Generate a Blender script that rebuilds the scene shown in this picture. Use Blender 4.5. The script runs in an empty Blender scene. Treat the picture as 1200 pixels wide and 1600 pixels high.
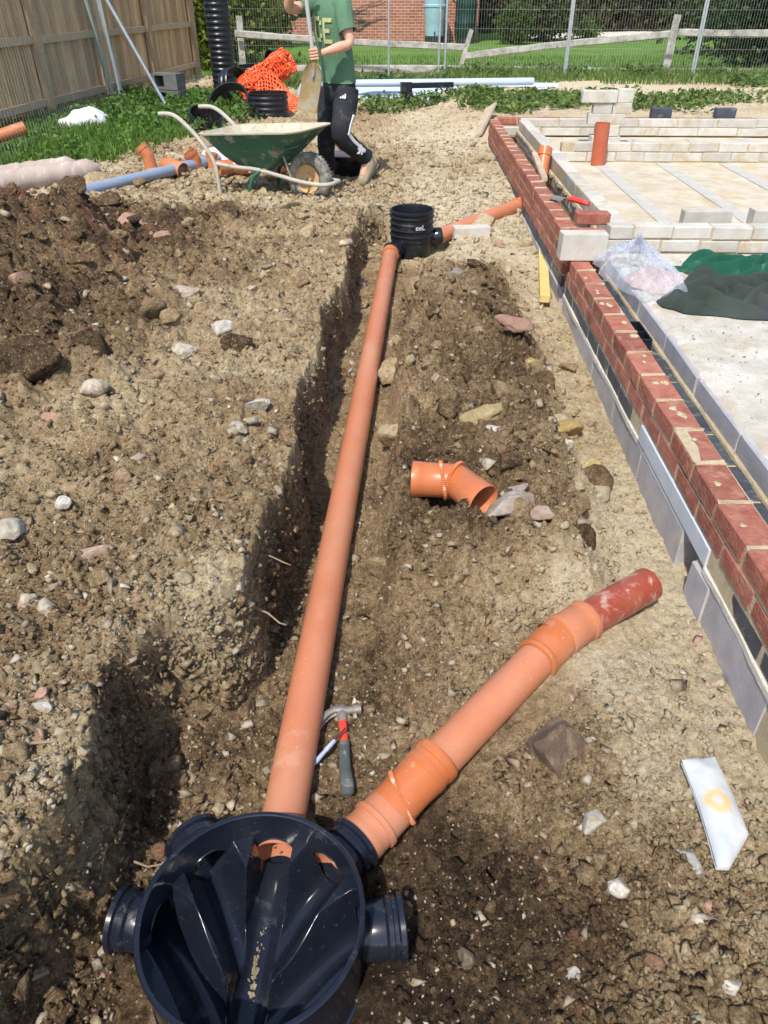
import bpy, bmesh, math, random
import numpy as np
from mathutils import Vector, Matrix, Euler

S = bpy.context.scene
C = S.collection
R = math.radians
PI = math.pi

# ------------------------------------------------------------------ camera
cd = bpy.data.cameras.new('camera')
cam = bpy.data.objects.new('camera', cd)
C.objects.link(cam)
cam.location = (0, 0, 1.62)
cam.rotation_euler = (R(55.0), 0, R(1.5))
cd.sensor_fit = 'VERTICAL'
cd.sensor_height = 36.0
cd.lens = 26.0
cd.clip_start = 0.05
cd.clip_end = 500
S.camera = cam

# ------------------------------------------------------------------ world, sun, exposure
SUN_ELEV, SUN_AZ = R(56), R(20)          # azimuth: degrees to the left of straight behind the camera
w = bpy.data.worlds.new('World')
S.world = w
w.use_nodes = True
nt = w.node_tree
sky = nt.nodes.new('ShaderNodeTexSky')
sky.sky_type = 'NISHITA'
sky.sun_disc = False
sky.sun_elevation = SUN_ELEV
sky.sun_rotation = R(180) + SUN_AZ
sky.air_density = 1.0
sky.dust_density = 1.5
nt.nodes['Background'].inputs['Strength'].default_value = 0.15
nt.links.new(sky.outputs['Color'], nt.nodes['Background'].inputs['Color'])
sl = bpy.data.lights.new('sun', 'SUN')
sun = bpy.data.objects.new('sun', sl)
C.objects.link(sun)
sl.energy = 3.5
sl.angle = R(0.6)
sl.color = (1.0, 0.955, 0.88)
tosun = Vector((-math.sin(SUN_AZ) * math.cos(SUN_ELEV), -math.cos(SUN_AZ) * math.cos(SUN_ELEV), math.sin(SUN_ELEV)))
sun.rotation_euler = tosun.to_track_quat('Z', 'Y').to_euler()
sun.location = (-3, -6, 12)
S.view_settings.view_transform = 'Standard'
S.view_settings.look = 'None'
S.view_settings.exposure = 0.46
S.view_settings.gamma = 1.0
S.cycles.use_adaptive_sampling = True
S.cycles.adaptive_threshold = 0.03
S.cycles.max_bounces = 6
S.cycles.diffuse_bounces = 3
S.cycles.glossy_bounces = 3
S.cycles.transparent_max_bounces = 8

# ------------------------------------------------------------------ materials
MATS = {}


def new_mat(name):
    m = bpy.data.materials.new(name)
    m.use_nodes = True
    MATS[name] = m
    n = m.node_tree
    return m, n, n.nodes['Principled BSDF']


def setin(b, **k):
    for a, v in k.items():
        a = a.replace('_', ' ')
        if a in b.inputs:
            b.inputs[a].default_value = v


def rgba(c):
    return (c[0], c[1], c[2], 1)


def tex_coord(n, kind='Object', scale=None):
    t = n.nodes.new('ShaderNodeTexCoord')
    o = t.outputs[kind]
    if scale is not None:
        mp = n.nodes.new('ShaderNodeMapping')
        mp.inputs['Scale'].default_value = scale
        n.links.new(o, mp.inputs['Vector'])
        o = mp.outputs['Vector']
    return o


def noise(n, vec, scale, detail=5, rough=0.6, dist=0):
    x = n.nodes.new('ShaderNodeTexNoise')
    x.inputs['Scale'].default_value = scale
    x.inputs['Detail'].default_value = detail
    x.inputs['Roughness'].default_value = rough
    x.inputs['Distortion'].default_value = dist
    n.links.new(vec, x.inputs['Vector'])
    return x.outputs['Fac']


def ramp(n, fac, stops, interp='LINEAR'):
    x = n.nodes.new('ShaderNodeValToRGB')
    x.color_ramp.interpolation = interp
    e = x.color_ramp.elements
    while len(e) < len(stops):
        e.new(0.5)
    for i, (p, c) in enumerate(stops):
        e[i].position = p
        e[i].color = rgba(c) if not isinstance(c, (int, float)) else (c, c, c, 1)
    n.links.new(fac, x.inputs['Fac'])
    return x.outputs['Color']


def mix(n, fac, a, b, mode='MIX'):
    x = n.nodes.new('ShaderNodeMix')
    x.data_type = 'RGBA'
    x.blend_type = mode
    for s, v in ((x.inputs[0], fac), (x.inputs[6], a), (x.inputs[7], b)):
        if isinstance(v, (int, float)):
            s.default_value = v
        elif isinstance(v, tuple):
            s.default_value = rgba(v)
        else:
            n.links.new(v, s)
    return x.outputs[2]


def mth(n, op, a, b=None, clamp=False):
    x = n.nodes.new('ShaderNodeMath')
    x.operation = op
    x.use_clamp = clamp
    for s, v in zip(x.inputs, (a, b)):
        if v is None:
            continue
        if isinstance(v, (int, float)):
            s.default_value = v
        else:
            n.links.new(v, s)
    return x.outputs[0]


def bump(n, b, h, strength=0.4, dist=0.01, prev=None):
    x = n.nodes.new('ShaderNodeBump')
    x.inputs['Strength'].default_value = strength
    x.inputs['Distance'].default_value = dist
    n.links.new(h, x.inputs['Height'])
    if prev is not None:
        n.links.new(prev, x.inputs['Normal'])
    if b is not None:
        n.links.new(x.outputs['Normal'], b.inputs['Normal'])
    return x.outputs['Normal']


def M(name, c1, c2, scale=8, rough=0.6, bstr=0.2, bdist=0.004, dirt=None, dirt_amt=0.5, dirt_scale=5,
      spec=0.4, metal=0.0, rand=0.0, stretch=None, bscale=None, coat=0.0):
    """two-tone procedural material: c1 to c2 by noise, optional dirt patches, optional per-object brightness"""
    m, n, b = new_mat(name)
    v = tex_coord(n, 'Object', stretch)
    if rand:
        oi = n.nodes.new('ShaderNodeObjectInfo')
        vm = n.nodes.new('ShaderNodeVectorMath')
        vm.operation = 'ADD'
        sc = n.nodes.new('ShaderNodeVectorMath')
        sc.operation = 'SCALE'
        sc.inputs[0].default_value = (37.0, 17.0, 71.0)
        n.links.new(oi.outputs['Random'], sc.inputs['Scale'])
        n.links.new(v, vm.inputs[0])
        n.links.new(sc.outputs[0], vm.inputs[1])
        v = vm.outputs[0]
    f = noise(n, v, scale, 6, 0.62)
    col = ramp(n, f, [(0.3, c1), (0.7, c2)])
    if rand:
        k = mth(n, 'MULTIPLY_ADD', oi.outputs['Random'], 2 * rand)
        n.nodes[-1].inputs[2].default_value = 1 - rand
        col = mix(n, 1.0, col, k, 'MULTIPLY')
    if dirt:
        d = noise(n, v, dirt_scale, 8, 0.68, 0.3)
        fac = ramp(n, d, [(0.62 - 0.25 * dirt_amt, 0.0), (0.78 - 0.25 * dirt_amt, 1.0)])
        col = mix(n, fac, col, dirt)
        rr = mix(n, fac, (rough,) * 3, (0.9,) * 3)
        n.links.new(rr, b.inputs['Roughness'])
    n.links.new(col, b.inputs['Base Color'])
    setin(b, Roughness=rough, Metallic=metal, Specular_IOR_Level=spec, Coat_Weight=coat)
    bump(n, b, noise(n, v, bscale or scale * 9, 4, 0.6), bstr, bdist)
    return m


def attr_mat(name, rough=0.9, vscale=60, var=0.35, transl=0.0, bstr=0.5, spec=0.3):
    """colour from the mesh's own 'col' attribute, with grain"""
    m, n, b = new_mat(name)
    a = n.nodes.new('ShaderNodeAttribute')
    a.attribute_name = 'col'
    v = tex_coord(n, 'Object')
    f = noise(n, v, vscale, 6, 0.65)
    col = mix(n, 1.0, a.outputs['Color'], ramp(n, f, [(0.25, 1 - var), (0.75, 1 + var)]), 'MULTIPLY')
    n.links.new(col, b.inputs['Base Color'])
    setin(b, Roughness=rough, Specular_IOR_Level=spec)
    if transl:
        out = n.nodes['Material Output']
        t = n.nodes.new('ShaderNodeBsdfTranslucent')
        n.links.new(col, t.inputs['Color'])
        ms = n.nodes.new('ShaderNodeMixShader')
        ms.inputs[0].default_value = transl
        n.links.new(b.outputs[0], ms.inputs[1])
        n.links.new(t.outputs[0], ms.inputs[2])
        n.links.new(ms.outputs[0], out.inputs['Surface'])
    else:
        bump(n, b, noise(n, v, vscale * 2.5, 4, 0.6), bstr, 0.004)
    return m


SAND = (0.44, 0.355, 0.225)
DUST = (0.50, 0.42, 0.30)
M('orange_plastic', (0.50, 0.16, 0.06), (0.56, 0.195, 0.08), 5, 0.36, 0.05, 0.001, (0.60, 0.36, 0.22), 0.12, 9, 0.45)
M('pale_orange_plastic', (0.48, 0.172, 0.086), (0.535, 0.205, 0.108), 4, 0.40, 0.05, 0.001, (0.54, 0.30, 0.19), 0.12, 7, 0.45)
M('bright_orange_plastic', (0.46, 0.128, 0.040), (0.51, 0.155, 0.056), 5, 0.34, 0.05, 0.001, (0.55, 0.36, 0.2), 0.1, 9, 0.45)
M('dark_red_plastic', (0.26, 0.052, 0.03), (0.33, 0.075, 0.045), 7, 0.36, 0.1, 0.001, (0.50, 0.36, 0.27), 0.42, 16, 0.45)
M('black_plastic', (0.008, 0.010, 0.017), (0.013, 0.017, 0.028), 6, 0.17, 0.10, 0.0008, (0.075, 0.075, 0.075), 0.08, 14, 0.55)
M('black_ring_plastic', (0.008, 0.009, 0.013), (0.016, 0.018, 0.024), 6, 0.34, 0.08, 0.001, (0.10, 0.095, 0.085), 0.1, 8, 0.45)
M('brown_red_plastic', (0.40, 0.095, 0.045), (0.47, 0.13, 0.065), 7, 0.42, 0.1, 0.001)
M('mud', (0.20, 0.15, 0.09), (0.36, 0.29, 0.18), 25, 0.95, 0.6, 0.004)
M('blue_pipe_plastic', (0.23, 0.29, 0.40), (0.28, 0.34, 0.45), 5, 0.4, 0.05, 0.001, (0.40, 0.37, 0.31), 0.15, 8)
M('pale_blue_plastic', (0.40, 0.52, 0.68), (0.48, 0.60, 0.75), 5, 0.4, 0.05, 0.001)
M('red_brick', (0.26, 0.080, 0.054), (0.41, 0.165, 0.115), 18, 0.9, 1.0, 0.007, (0.40, 0.20, 0.14), 0.44, 19, 0.2, rand=0.2, bscale=80)
M('blue_brick', (0.035, 0.042, 0.055), (0.075, 0.085, 0.10), 16, 0.55, 0.4, 0.002, (0.34, 0.32, 0.27), 0.22, 12, 0.4, rand=0.2, bscale=90)
M('mortar', (0.42, 0.34, 0.21), (0.56, 0.47, 0.32), 30, 0.95, 1.0, 0.006, bscale=160)
M('pale_mortar', (0.52, 0.49, 0.42), (0.66, 0.62, 0.54), 30, 0.95, 1.0, 0.006, bscale=160)
M('grey_block', (0.34, 0.325, 0.335), (0.46, 0.44, 0.445), 10, 0.92, 0.8, 0.004, (0.52, 0.46, 0.37), 0.18, 6, 0.2, rand=0.08, bscale=150)
M('pale_block', (0.44, 0.415, 0.365), (0.58, 0.55, 0.49), 10, 0.92, 0.7, 0.004, (0.44, 0.345, 0.205), 0.34, 4, 0.2, rand=0.10, bscale=140)
M('floor_screed', (0.44, 0.37, 0.26), (0.62, 0.56, 0.46), 5, 0.95, 0.7, 0.006, (0.47, 0.36, 0.19), 0.38, 2.2, 0.2, bscale=70)
M('pale_screed', (0.42, 0.385, 0.32), (0.62, 0.585, 0.52), 9, 0.95, 0.9, 0.008, (0.42, 0.34, 0.22), 0.34, 4, 0.2, bscale=90)
M('floor_beam', (0.40, 0.385, 0.345), (0.52, 0.50, 0.45), 6, 0.9, 0.4, 0.003, (0.55, 0.47, 0.34), 0.3, 4, 0.2)
M('lintel_concrete', (0.46, 0.49, 0.53), (0.56, 0.585, 0.61), 14, 0.85, 0.3, 0.002, bscale=120)
M('aged_timber', (0.38, 0.265, 0.15), (0.54, 0.41, 0.265), 3, 0.85, 0.6, 0.004, (0.33, 0.33, 0.27), 0.2, 3, 0.2, rand=0.16, stretch=(9, 9, 0.8))
M('fence_timber', (0.40, 0.255, 0.125), (0.60, 0.425, 0.245), 3, 0.88, 0.6, 0.004, (0.38, 0.31, 0.22), 0.2, 4, 0.2, rand=0.22, stretch=(10, 10, 0.9))
M('silver_timber', (0.25, 0.235, 0.20), (0.55, 0.53, 0.47), 5, 0.9, 0.9, 0.01, (0.13, 0.12, 0.10), 0.3, 9, 0.2)
M('yellow_timber', (0.60, 0.43, 0.14), (0.70, 0.54, 0.22), 4, 0.75, 0.3, 0.002, (0.5, 0.43, 0.3), 0.15, 8, 0.25)
M('raw_timber', (0.42, 0.33, 0.22), (0.58, 0.48, 0.35), 4, 0.85, 0.4, 0.003, rand=0.1)
M('galvanised', (0.42, 0.45, 0.47), (0.55, 0.58, 0.60), 12, 0.42, 0.1, 0.001, None, metal=0.55)
M('green_pole_paint', (0.20, 0.27, 0.22), (0.28, 0.34, 0.28), 12, 0.5, 0.1, 0.001)
M('wire', (0.40, 0.42, 0.42), (0.50, 0.52, 0.52), 12, 0.5, 0.0, 0.001, metal=0.3)
M('barrow_green', (0.010, 0.085, 0.050), (0.020, 0.12, 0.075), 6, 0.42, 0.1, 0.001, (0.42, 0.37, 0.27), 0.30, 9, 0.5)
M('muddy_cement', (0.40, 0.36, 0.27), (0.56, 0.51, 0.40), 18, 0.92, 0.6, 0.004, (0.30, 0.29, 0.22), 0.2, 8, 0.2)
M('muddy_tube', (0.36, 0.34, 0.29), (0.50, 0.46, 0.38), 12, 0.7, 0.3, 0.002, (0.05, 0.12, 0.08), 0.18, 7, 0.3)
M('tyre_rubber', (0.12, 0.118, 0.11), (0.20, 0.19, 0.17), 12, 0.95, 0.5, 0.003, (0.33, 0.31, 0.265), 0.75, 12, 0.1)
M('rusty_rim', (0.48, 0.30, 0.13), (0.62, 0.42, 0.20), 8, 0.7, 0.2, 0.002, (0.45, 0.38, 0.27), 0.3, 9)
M('soil_rubble', (0.30, 0.23, 0.14), (0.45, 0.36, 0.24), 18, 0.95, 0.8, 0.01)
M('white_sack', (0.70, 0.73, 0.76), (0.82, 0.83, 0.83), 5, 0.55, 0.3, 0.004, (0.55, 0.50, 0.42), 0.1, 8)
M('pink_sack', (0.40, 0.305, 0.25), (0.52, 0.42, 0.36), 3, 0.6, 0.3, 0.004, (0.60, 0.54, 0.49), 0.35, 6, stretch=(4, 1, 1))
M('red_paint', (0.62, 0.045, 0.025), (0.72, 0.07, 0.04), 8, 0.4, 0.1, 0.001, (0.45, 0.3, 0.22), 0.14, 16)
M('rubber_grip', (0.045, 0.055, 0.055), (0.10, 0.115, 0.11), 30, 0.85, 0.5, 0.002, (0.24, 0.23, 0.19), 0.3, 40)
M('dull_steel', (0.22, 0.20, 0.17), (0.34, 0.31, 0.27), 14, 0.5, 0.3, 0.001, (0.30, 0.25, 0.18), 0.45, 20, metal=0.5)
M('blue_grip', (0.33, 0.40, 0.52), (0.40, 0.47, 0.58), 9, 0.4, 0.1, 0.001, (0.4, 0.36, 0.3), 0.2, 30)
M('shaft_black', (0.02, 0.02, 0.022), (0.05, 0.05, 0.05), 9, 0.35, 0.1, 0.001)
M('orange_net', (0.88, 0.10, 0.022), (0.92, 0.16, 0.05), 5, 0.5, 0.0, 0.001)
M('steel_blade', (0.25, 0.235, 0.20), (0.36, 0.34, 0.30), 10, 0.5, 0.2, 0.002, (0.29, 0.205, 0.085), 1.0, 5, metal=0.2)
M('grey_shaft', (0.36, 0.37, 0.37), (0.48, 0.48, 0.46), 10, 0.55, 0.2, 0.001, (0.42, 0.36, 0.25), 0.3, 10)
M('skin', (0.58, 0.31, 0.21), (0.64, 0.36, 0.25), 10, 0.5, 0.1, 0.001)
M('hair', (0.05, 0.03, 0.02), (0.08, 0.05, 0.03), 20, 0.6, 0.5, 0.003)
M('green_shirt', (0.075, 0.165, 0.095), (0.115, 0.225, 0.135), 5, 0.9, 0.7, 0.02, bscale=11, stretch=(1, 1, .6))
M('navy_trousers', (0.012, 0.014, 0.020), (0.030, 0.032, 0.040), 6, 0.85, 0.7, 0.02, (0.13, 0.12, 0.10), 0.22, 6, bscale=12)
M('print_yellow', (0.42, 0.44, 0.18), (0.50, 0.50, 0.24), 30, 0.8, 0.1, 0.001)
M('print_white', (0.70, 0.70, 0.68), (0.80, 0.80, 0.78), 20, 0.7, 0.1, 0.001)
M('muddy_boot', (0.26, 0.215, 0.14), (0.38, 0.32, 0.22), 20, 0.95, 0.6, 0.004)
M('eye_white', (0.8, 0.8, 0.78), (0.85, 0.85, 0.83), 20, 0.4, 0.0, 0.001)
M('jumper_wool', (0.030, 0.043, 0.034), (0.062, 0.072, 0.066), 3, 0.95, 0.5, 0.003, (0.048, 0.053, 0.058), 0.5, 4, 0.15, bscale=260)
M('green_cloth', (0.008, 0.066, 0.040), (0.018, 0.105, 0.066), 5, 0.85, 0.25, 0.002, (0.16, 0.22, 0.12), 0.2, 9, 0.2)
M('bag_contents', (0.42, 0.27, 0.22), (0.56, 0.42, 0.36), 9, 0.6, 0.2, 0.003, (0.12, 0.12, 0.18), 0.2, 10)
M('blue_butt', (0.27, 0.44, 0.50), (0.33, 0.50, 0.55), 4, 0.5, 0.1, 0.002)
M('dark_green_butt', (0.010, 0.032, 0.026), (0.016, 0.045, 0.036), 4, 0.35, 0.1, 0.002)
M('drive_gravel', (0.55, 0.49, 0.40), (0.68, 0.62, 0.52), 9, 0.95, 0.4, 0.01)
M('bark', (0.10, 0.075, 0.05), (0.20, 0.155, 0.11), 9, 0.95, 0.8, 0.01)
M('dark_lump', (0.05, 0.042, 0.034), (0.10, 0.08, 0.06), 12, 0.95, 0.7, 0.006)
M('root_fibre', (0.20, 0.145, 0.09), (0.34, 0.26, 0.17), 20, 0.9, 0.3, 0.002)
M('chalk', (0.72, 0.72, 0.70), (0.80, 0.80, 0.78), 30, 0.9, 0.0, 0.001)
M('house_brick', (0.34, 0.115, 0.07), (0.46, 0.185, 0.12), 7, 0.9, 0.3, 0.004, rand=0.16)
M('house_mortar', (0.50, 0.42, 0.34), (0.58, 0.50, 0.41), 9, 0.95, 0.3, 0.004)
M('dark_concrete', (0.10, 0.10, 0.10), (0.17, 0.17, 0.165), 10, 0.92, 0.6, 0.004)
M('broken_brick', (0.085, 0.055, 0.038), (0.15, 0.10, 0.07), 12, 0.95, 1.0, 0.008, (0.25, 0.185, 0.115), 0.55, 14)
attr_mat('clod', 0.95, 55, 0.35)
attr_mat('leaf', 0.55, 25, 0.25, 0.35)
attr_mat('stone', 0.9, 30, 0.30, bstr=0.8)
_n = MATS['stone'].node_tree
_b = _n.nodes['Principled BSDF']
_src = _b.inputs['Base Color'].links[0].from_socket
_v = tex_coord(_n, 'Object')
_f = ramp(_n, noise(_n, _v, 22, 7, .7, .4), [(.46, 0.0), (.60, .85)])
_n.links.new(mix(_n, _f, _src, (.24, .18, .11)), _b.inputs['Base Color'])


def scuff(name, col, amt=.6, fl=.28):
    """dust specks and thin scratches on handled plastic"""
    n = MATS[name].node_tree
    b = n.nodes['Principled BSDF']
    src = b.inputs['Base Color'].links[0].from_socket
    v = tex_coord(n, 'Object')
    sp = ramp(n, noise(n, v, 75, 3, .6), [(.66, 0.0), (.72, amt)])
    vs = tex_coord(n, 'Object', (6, 60, 60))
    sc = ramp(n, noise(n, vs, 2.2, 4, .65, .4), [(.68, 0.0), (.74, amt * .6)])
    film = ramp(n, noise(n, v, 3.2, 5, .7), [(.45, 0.0), (.75, fl)])
    c = mix(n, film, src, col)
    c = mix(n, sc, c, col)
    c = mix(n, sp, c, col)
    n.links.new(c, b.inputs['Base Color'])


for _k in ('pale_orange_plastic', 'bright_orange_plastic', 'orange_plastic'):
    scuff(_k, (.52, .37, .25))
scuff('dark_red_plastic', (.46, .32, .23), .7)
scuff('black_plastic', (.11, .105, .095), .4, .08)


def clear_plastic():
    m, n, b = new_mat('clear_plastic')
    out = n.nodes['Material Output']
    t = n.nodes.new('ShaderNodeBsdfTransparent')
    t.inputs['Color'].default_value = (0.93, 0.945, 0.97, 1)
    setin(b, Base_Color=(0.72, 0.76, 0.84, 1), Roughness=0.18, Specular_IOR_Level=0.8)
    v = tex_coord(n, 'Object')
    f = noise(n, v, 9, 4, 0.55, 0.8)
    lw = n.nodes.new('ShaderNodeLayerWeight')
    lw.inputs['Blend'].default_value = 0.45
    fac = mth(n, 'MULTIPLY_ADD', f, 0.35)
    n.nodes[-1].inputs[2].default_value = -0.04
    fac = mth(n, 'ADD', fac, mth(n, 'MULTIPLY', lw.outputs['Facing'], 0.42), True)
    ms = n.nodes.new('ShaderNodeMixShader')
    n.links.new(fac, ms.inputs[0])
    n.links.new(t.outputs[0], ms.inputs[1])
    n.links.new(b.outputs[0], ms.inputs[2])
    n.links.new(ms.outputs[0], out.inputs['Surface'])
    bump(n, b, noise(n, v, 14, 3, 0.5, 1.2), 0.5, 0.012)


clear_plastic()


def soil_mat():
    m, n, b = new_mat('soil')
    v = tex_coord(n, 'Object')
    a = n.nodes.new('ShaderNodeAttribute')
    a.attribute_name = 'soil'
    sep = n.nodes.new('ShaderNodeSeparateColor')
    n.links.new(a.outputs['Color'], sep.inputs[0])
    t = sep.outputs[0]
    n1 = noise(n, v, 7, 6, 0.62)
    n2 = noise(n, v, 42, 6, 0.7)
    n3 = noise(n, v, 170, 4, 0.7)
    f = mth(n, 'ADD', t, mth(n, 'MULTIPLY', mth(n, 'SUBTRACT', n1, 0.5), 0.55))
    f = mth(n, 'ADD', f, mth(n, 'MULTIPLY', mth(n, 'SUBTRACT', n2, 0.5), 1.05))
    f = mth(n, 'ADD', f, mth(n, 'MULTIPLY', mth(n, 'SUBTRACT', n3, 0.5), 0.80), True)
    col = ramp(n, f, [(0.0, (0.036, 0.024, 0.015)), (0.28, (0.138, 0.089, 0.049)), (0.55, (0.330, 0.230, 0.126)),
                      (0.8, (0.515, 0.400, 0.240)), (1.0, (0.65, 0.55, 0.38))])
    col = mix(n, mth(n, 'MULTIPLY', sep.outputs[1], 0.7), col, (0.36, 0.15, 0.10))
    # fine pale grit in the soil
    vo = n.nodes.new('ShaderNodeTexVoronoi')
    vo.inputs['Scale'].default_value = 120
    n.links.new(v, vo.inputs['Vector'])
    sp = n.nodes.new('ShaderNodeSeparateColor')
    n.links.new(vo.outputs['Color'], sp.inputs[0])
    pick = mth(n, 'GREATER_THAN', sp.outputs[0], 0.90)
    near = mth(n, 'LESS_THAN', vo.outputs['Distance'], 0.34)
    col = mix(n, mth(n, 'MULTIPLY', mth(n, 'MULTIPLY', pick, near), 0.7), col, (0.47, 0.40, 0.29))
    n.links.new(col, b.inputs['Base Color'])
    setin(b, Roughness=0.97, Specular_IOR_Level=0.15)
    p = bump(n, None, noise(n, v, 45, 7, 0.75), 1.0, 0.020)
    vb = n.nodes.new('ShaderNodeTexVoronoi')
    vb.inputs['Scale'].default_value = 75
    n.links.new(v, vb.inputs['Vector'])
    p = bump(n, None, vb.outputs['Distance'], 0.35, 0.008, p)
    bump(n, b, noise(n, v, 190, 4, 0.75), 0.9, 0.006, p)


soil_mat()


def lawn_mat():
    m, n, b = new_mat('lawn')
    v = tex_coord(n, 'Object')
    f = mth(n, 'ADD', mth(n, 'MULTIPLY', noise(n, v, 0.6, 5, 0.6), 0.6), mth(n, 'MULTIPLY', noise(n, v, 14, 6, 0.7), 0.5))
    col = ramp(n, f, [(0.3, (0.060, 0.125, 0.022)), (0.55, (0.110, 0.205, 0.038)), (0.8, (0.19, 0.27, 0.07))])
    n.links.new(col, b.inputs['Base Color'])
    setin(b, Roughness=0.95, Specular_IOR_Level=0.1)
    bump(n, b, noise(n, v, 45, 5, 0.7), 0.8, 0.03)


lawn_mat()


def rendered_brick():
    """the far house front beyond the built bricks"""
    pass


# ------------------------------------------------------------------ object helpers
def link(o, parent=None):
    C.objects.link(o)
    if parent is not None:
        o.parent = parent
    return o


def tag(o, label, cat, group=None, kind=None):
    if label:
        o['label'] = label
    if cat:
        o['category'] = cat
    if group:
        o['group'] = group
    if kind:
        o['kind'] = kind
    return o


def thing(name, loc, label, cat, rotz=0.0, group=None):
    o = bpy.data.objects.new(name, None)
    o.empty_display_size = 0.1
    o.location = loc
    o.rotation_euler = (0, 0, rotz)
    link(o)
    return tag(o, label, cat, group)


def lmat(o):
    return Matrix.LocRotScale(o.location, o.rotation_euler, o.scale)


class MB:
    """collects verts and faces; build() links them as one mesh object"""

    def __init__(s):
        s.v, s.f, s.m = [], [], []

    def add(s, vs, fs, mi=0):
        k = len(s.v)
        s.v += [tuple(p) for p in vs]
        s.f += [tuple(i + k for i in f) for f in fs]
        s.m += [mi] * len(fs)
        return s

    def box(s, c, d, rot=None, jit=0.0, mi=0, taper=None):
        x, y, z = d[0] / 2, d[1] / 2, d[2] / 2
        p = [Vector((i * x, j * y, k * z)) for k in (-1, 1) for j in (-1, 1) for i in (-1, 1)]
        if taper:
            for q in p:
                if q.z > 0:
                    q.x *= taper
                    q.y *= taper
        if jit:
            p = [q + Vector([random.uniform(-jit, jit) for _ in range(3)]) for q in p]
        if rot is not None:
            rm = rot if isinstance(rot, Matrix) else Euler(rot).to_matrix()
            p = [rm @ q for q in p]
        c = Vector(c)
        return s.add([q + c for q in p], [(0, 2, 3, 1), (4, 5, 7, 6), (0, 1, 5, 4), (2, 6, 7, 3), (0, 4, 6, 2), (1, 3, 7, 5)], mi)

    def bar(s, a, b, wd, hg, up=(0, 0, 1), mi=0):
        a, b = Vector(a), Vector(b)
        d = (b - a)
        L = d.length
        d.normalize()
        u = Vector(up)
        sx = d.cross(u)
        if sx.length < 1e-4:
            sx = d.cross(Vector((0, 1, 0)))
        sx.normalize()
        uu = sx.cross(d)
        rm = Matrix((d, sx, uu)).transposed()
        return s.box((a + b) / 2, (L, wd, hg), rm, mi=mi)

    def tube(s, pts, r, n=12, cap=True, mi=0, ry=None):
        pts = [Vector(p) for p in pts]
        rs = r if isinstance(r, (list, tuple)) else [r] * len(pts)
        k0 = len(s.v)
        prev = None
        for i, p in enumerate(pts):
            if i == 0:
                t = pts[1] - p
            elif i == len(pts) - 1:
                t = p - pts[i - 1]
            else:
                t = (pts[i + 1] - p).normalized() + (p - pts[i - 1]).normalized()
            if t.length < 1e-9:
                t = prev_t
            t.normalize()
            prev_t = t
            if prev is None:
                a = t.cross(Vector((0, 0, 1)))
                if a.length < 0.05:
                    a = t.cross(Vector((0, 1, 0)))
                a.normalize()
            else:
                a = prev - t * prev.dot(t)
                a.normalize()
            prev = a
            b = t.cross(a)
            for j in range(n):
                an = 2 * PI * j / n
                s.v.append(tuple(p + a * (math.cos(an) * rs[i]) + b * (math.sin(an) * rs[i] * (ry or 1))))
        for i in range(len(pts) - 1):
            for j in range(n):
                q = (j + 1) % n
                s.f.append((k0 + i * n + j, k0 + i * n + q, k0 + (i + 1) * n + q, k0 + (i + 1) * n + j))
                s.m.append(mi)
        if cap:
            s.f.append(tuple(k0 + j for j in range(n))[::-1])
            s.f.append(tuple(k0 + (len(pts) - 1) * n + j for j in range(n)))
            s.m += [mi, mi]
        return s

    def lathe(s, prof, n=32, origin=(0, 0, 0), axis=(0, 0, 1), closed=False, mi=0, arc=None):
        """profile of (radius, height) turned round axis"""
        ax = Vector(axis).normalized()
        a = ax.orthogonal().normalized()
        if abs(ax.z) > 0.999:
            a = Vector((1, 0, 0))
        b = ax.cross(a)
        o = Vector(origin)
        k0 = len(s.v)
        for (r, h) in prof:
            for j in range(n):
                an = 2 * PI * j / n
                s.v.append(tuple(o + ax * h + a * (math.cos(an) * r) + b * (math.sin(an) * r)))
        m = len(prof)
        for i in range(m if closed else m - 1):
            i2 = (i + 1) % m
            for j in range(n):
                q = (j + 1) % n
                s.f.append((k0 + i * n + j, k0 + i * n + q, k0 + i2 * n + q, k0 + i2 * n + j))
                s.m.append(mi)
        return s

    def grid(s, P, mi=0):
        """P: rows of points"""
        k0 = len(s.v)
        nr, nc = len(P), len(P[0])
        for row in P:
            s.v += [tuple(p) for p in row]
        for i in range(nr - 1):
            for j in range(nc - 1):
                s.f.append((k0 + i * nc + j, k0 + i * nc + j + 1, k0 + (i + 1) * nc + j + 1, k0 + (i + 1) * nc + j))
                s.m.append(mi)
        return s

    def build(s, name, mats, parent=None, smooth=False, world=False, bevel=0.0, auto=None):
        me = bpy.data.meshes.new(name)
        vs = [Vector(p) for p in s.v]
        org = Vector((0, 0, 0))
        if parent is not None and world:
            inv = parent_world(parent).inverted()
            vs = [inv @ p for p in vs]
        elif parent is None:
            lo = Vector([min(p[i] for p in vs) for i in range(3)])
            hi = Vector([max(p[i] for p in vs) for i in range(3)])
            org = Vector(((lo.x + hi.x) / 2, (lo.y + hi.y) / 2, lo.z))
            vs = [p - org for p in vs]
        me.from_pydata(vs, [], s.f)
        me.validate()
        if isinstance(mats, str):
            mats = [mats]
        for k in mats:
            me.materials.append(MATS[k])
        if len(mats) > 1 and len(me.polygons) == len(s.m):
            me.polygons.foreach_set('material_index', s.m)
        bm = bmesh.new()
        bm.from_mesh(me)
        bmesh.ops.recalc_face_normals(bm, faces=bm.faces)
        if bevel:
            bmesh.ops.bevel(bm, geom=[e for e in bm.edges if e.calc_face_angle(0) > 0.5], offset=bevel, segments=2, affect='EDGES', profile=0.6)
        if smooth:
            for f in bm.faces:
                f.smooth = True
            lim = R(auto if auto else 40)
            for e in bm.edges:
                if e.calc_face_angle(0) > lim:
                    e.smooth = False
        bm.to_mesh(me)
        bm.free()
        o = bpy.data.objects.new(name, me)
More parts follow.
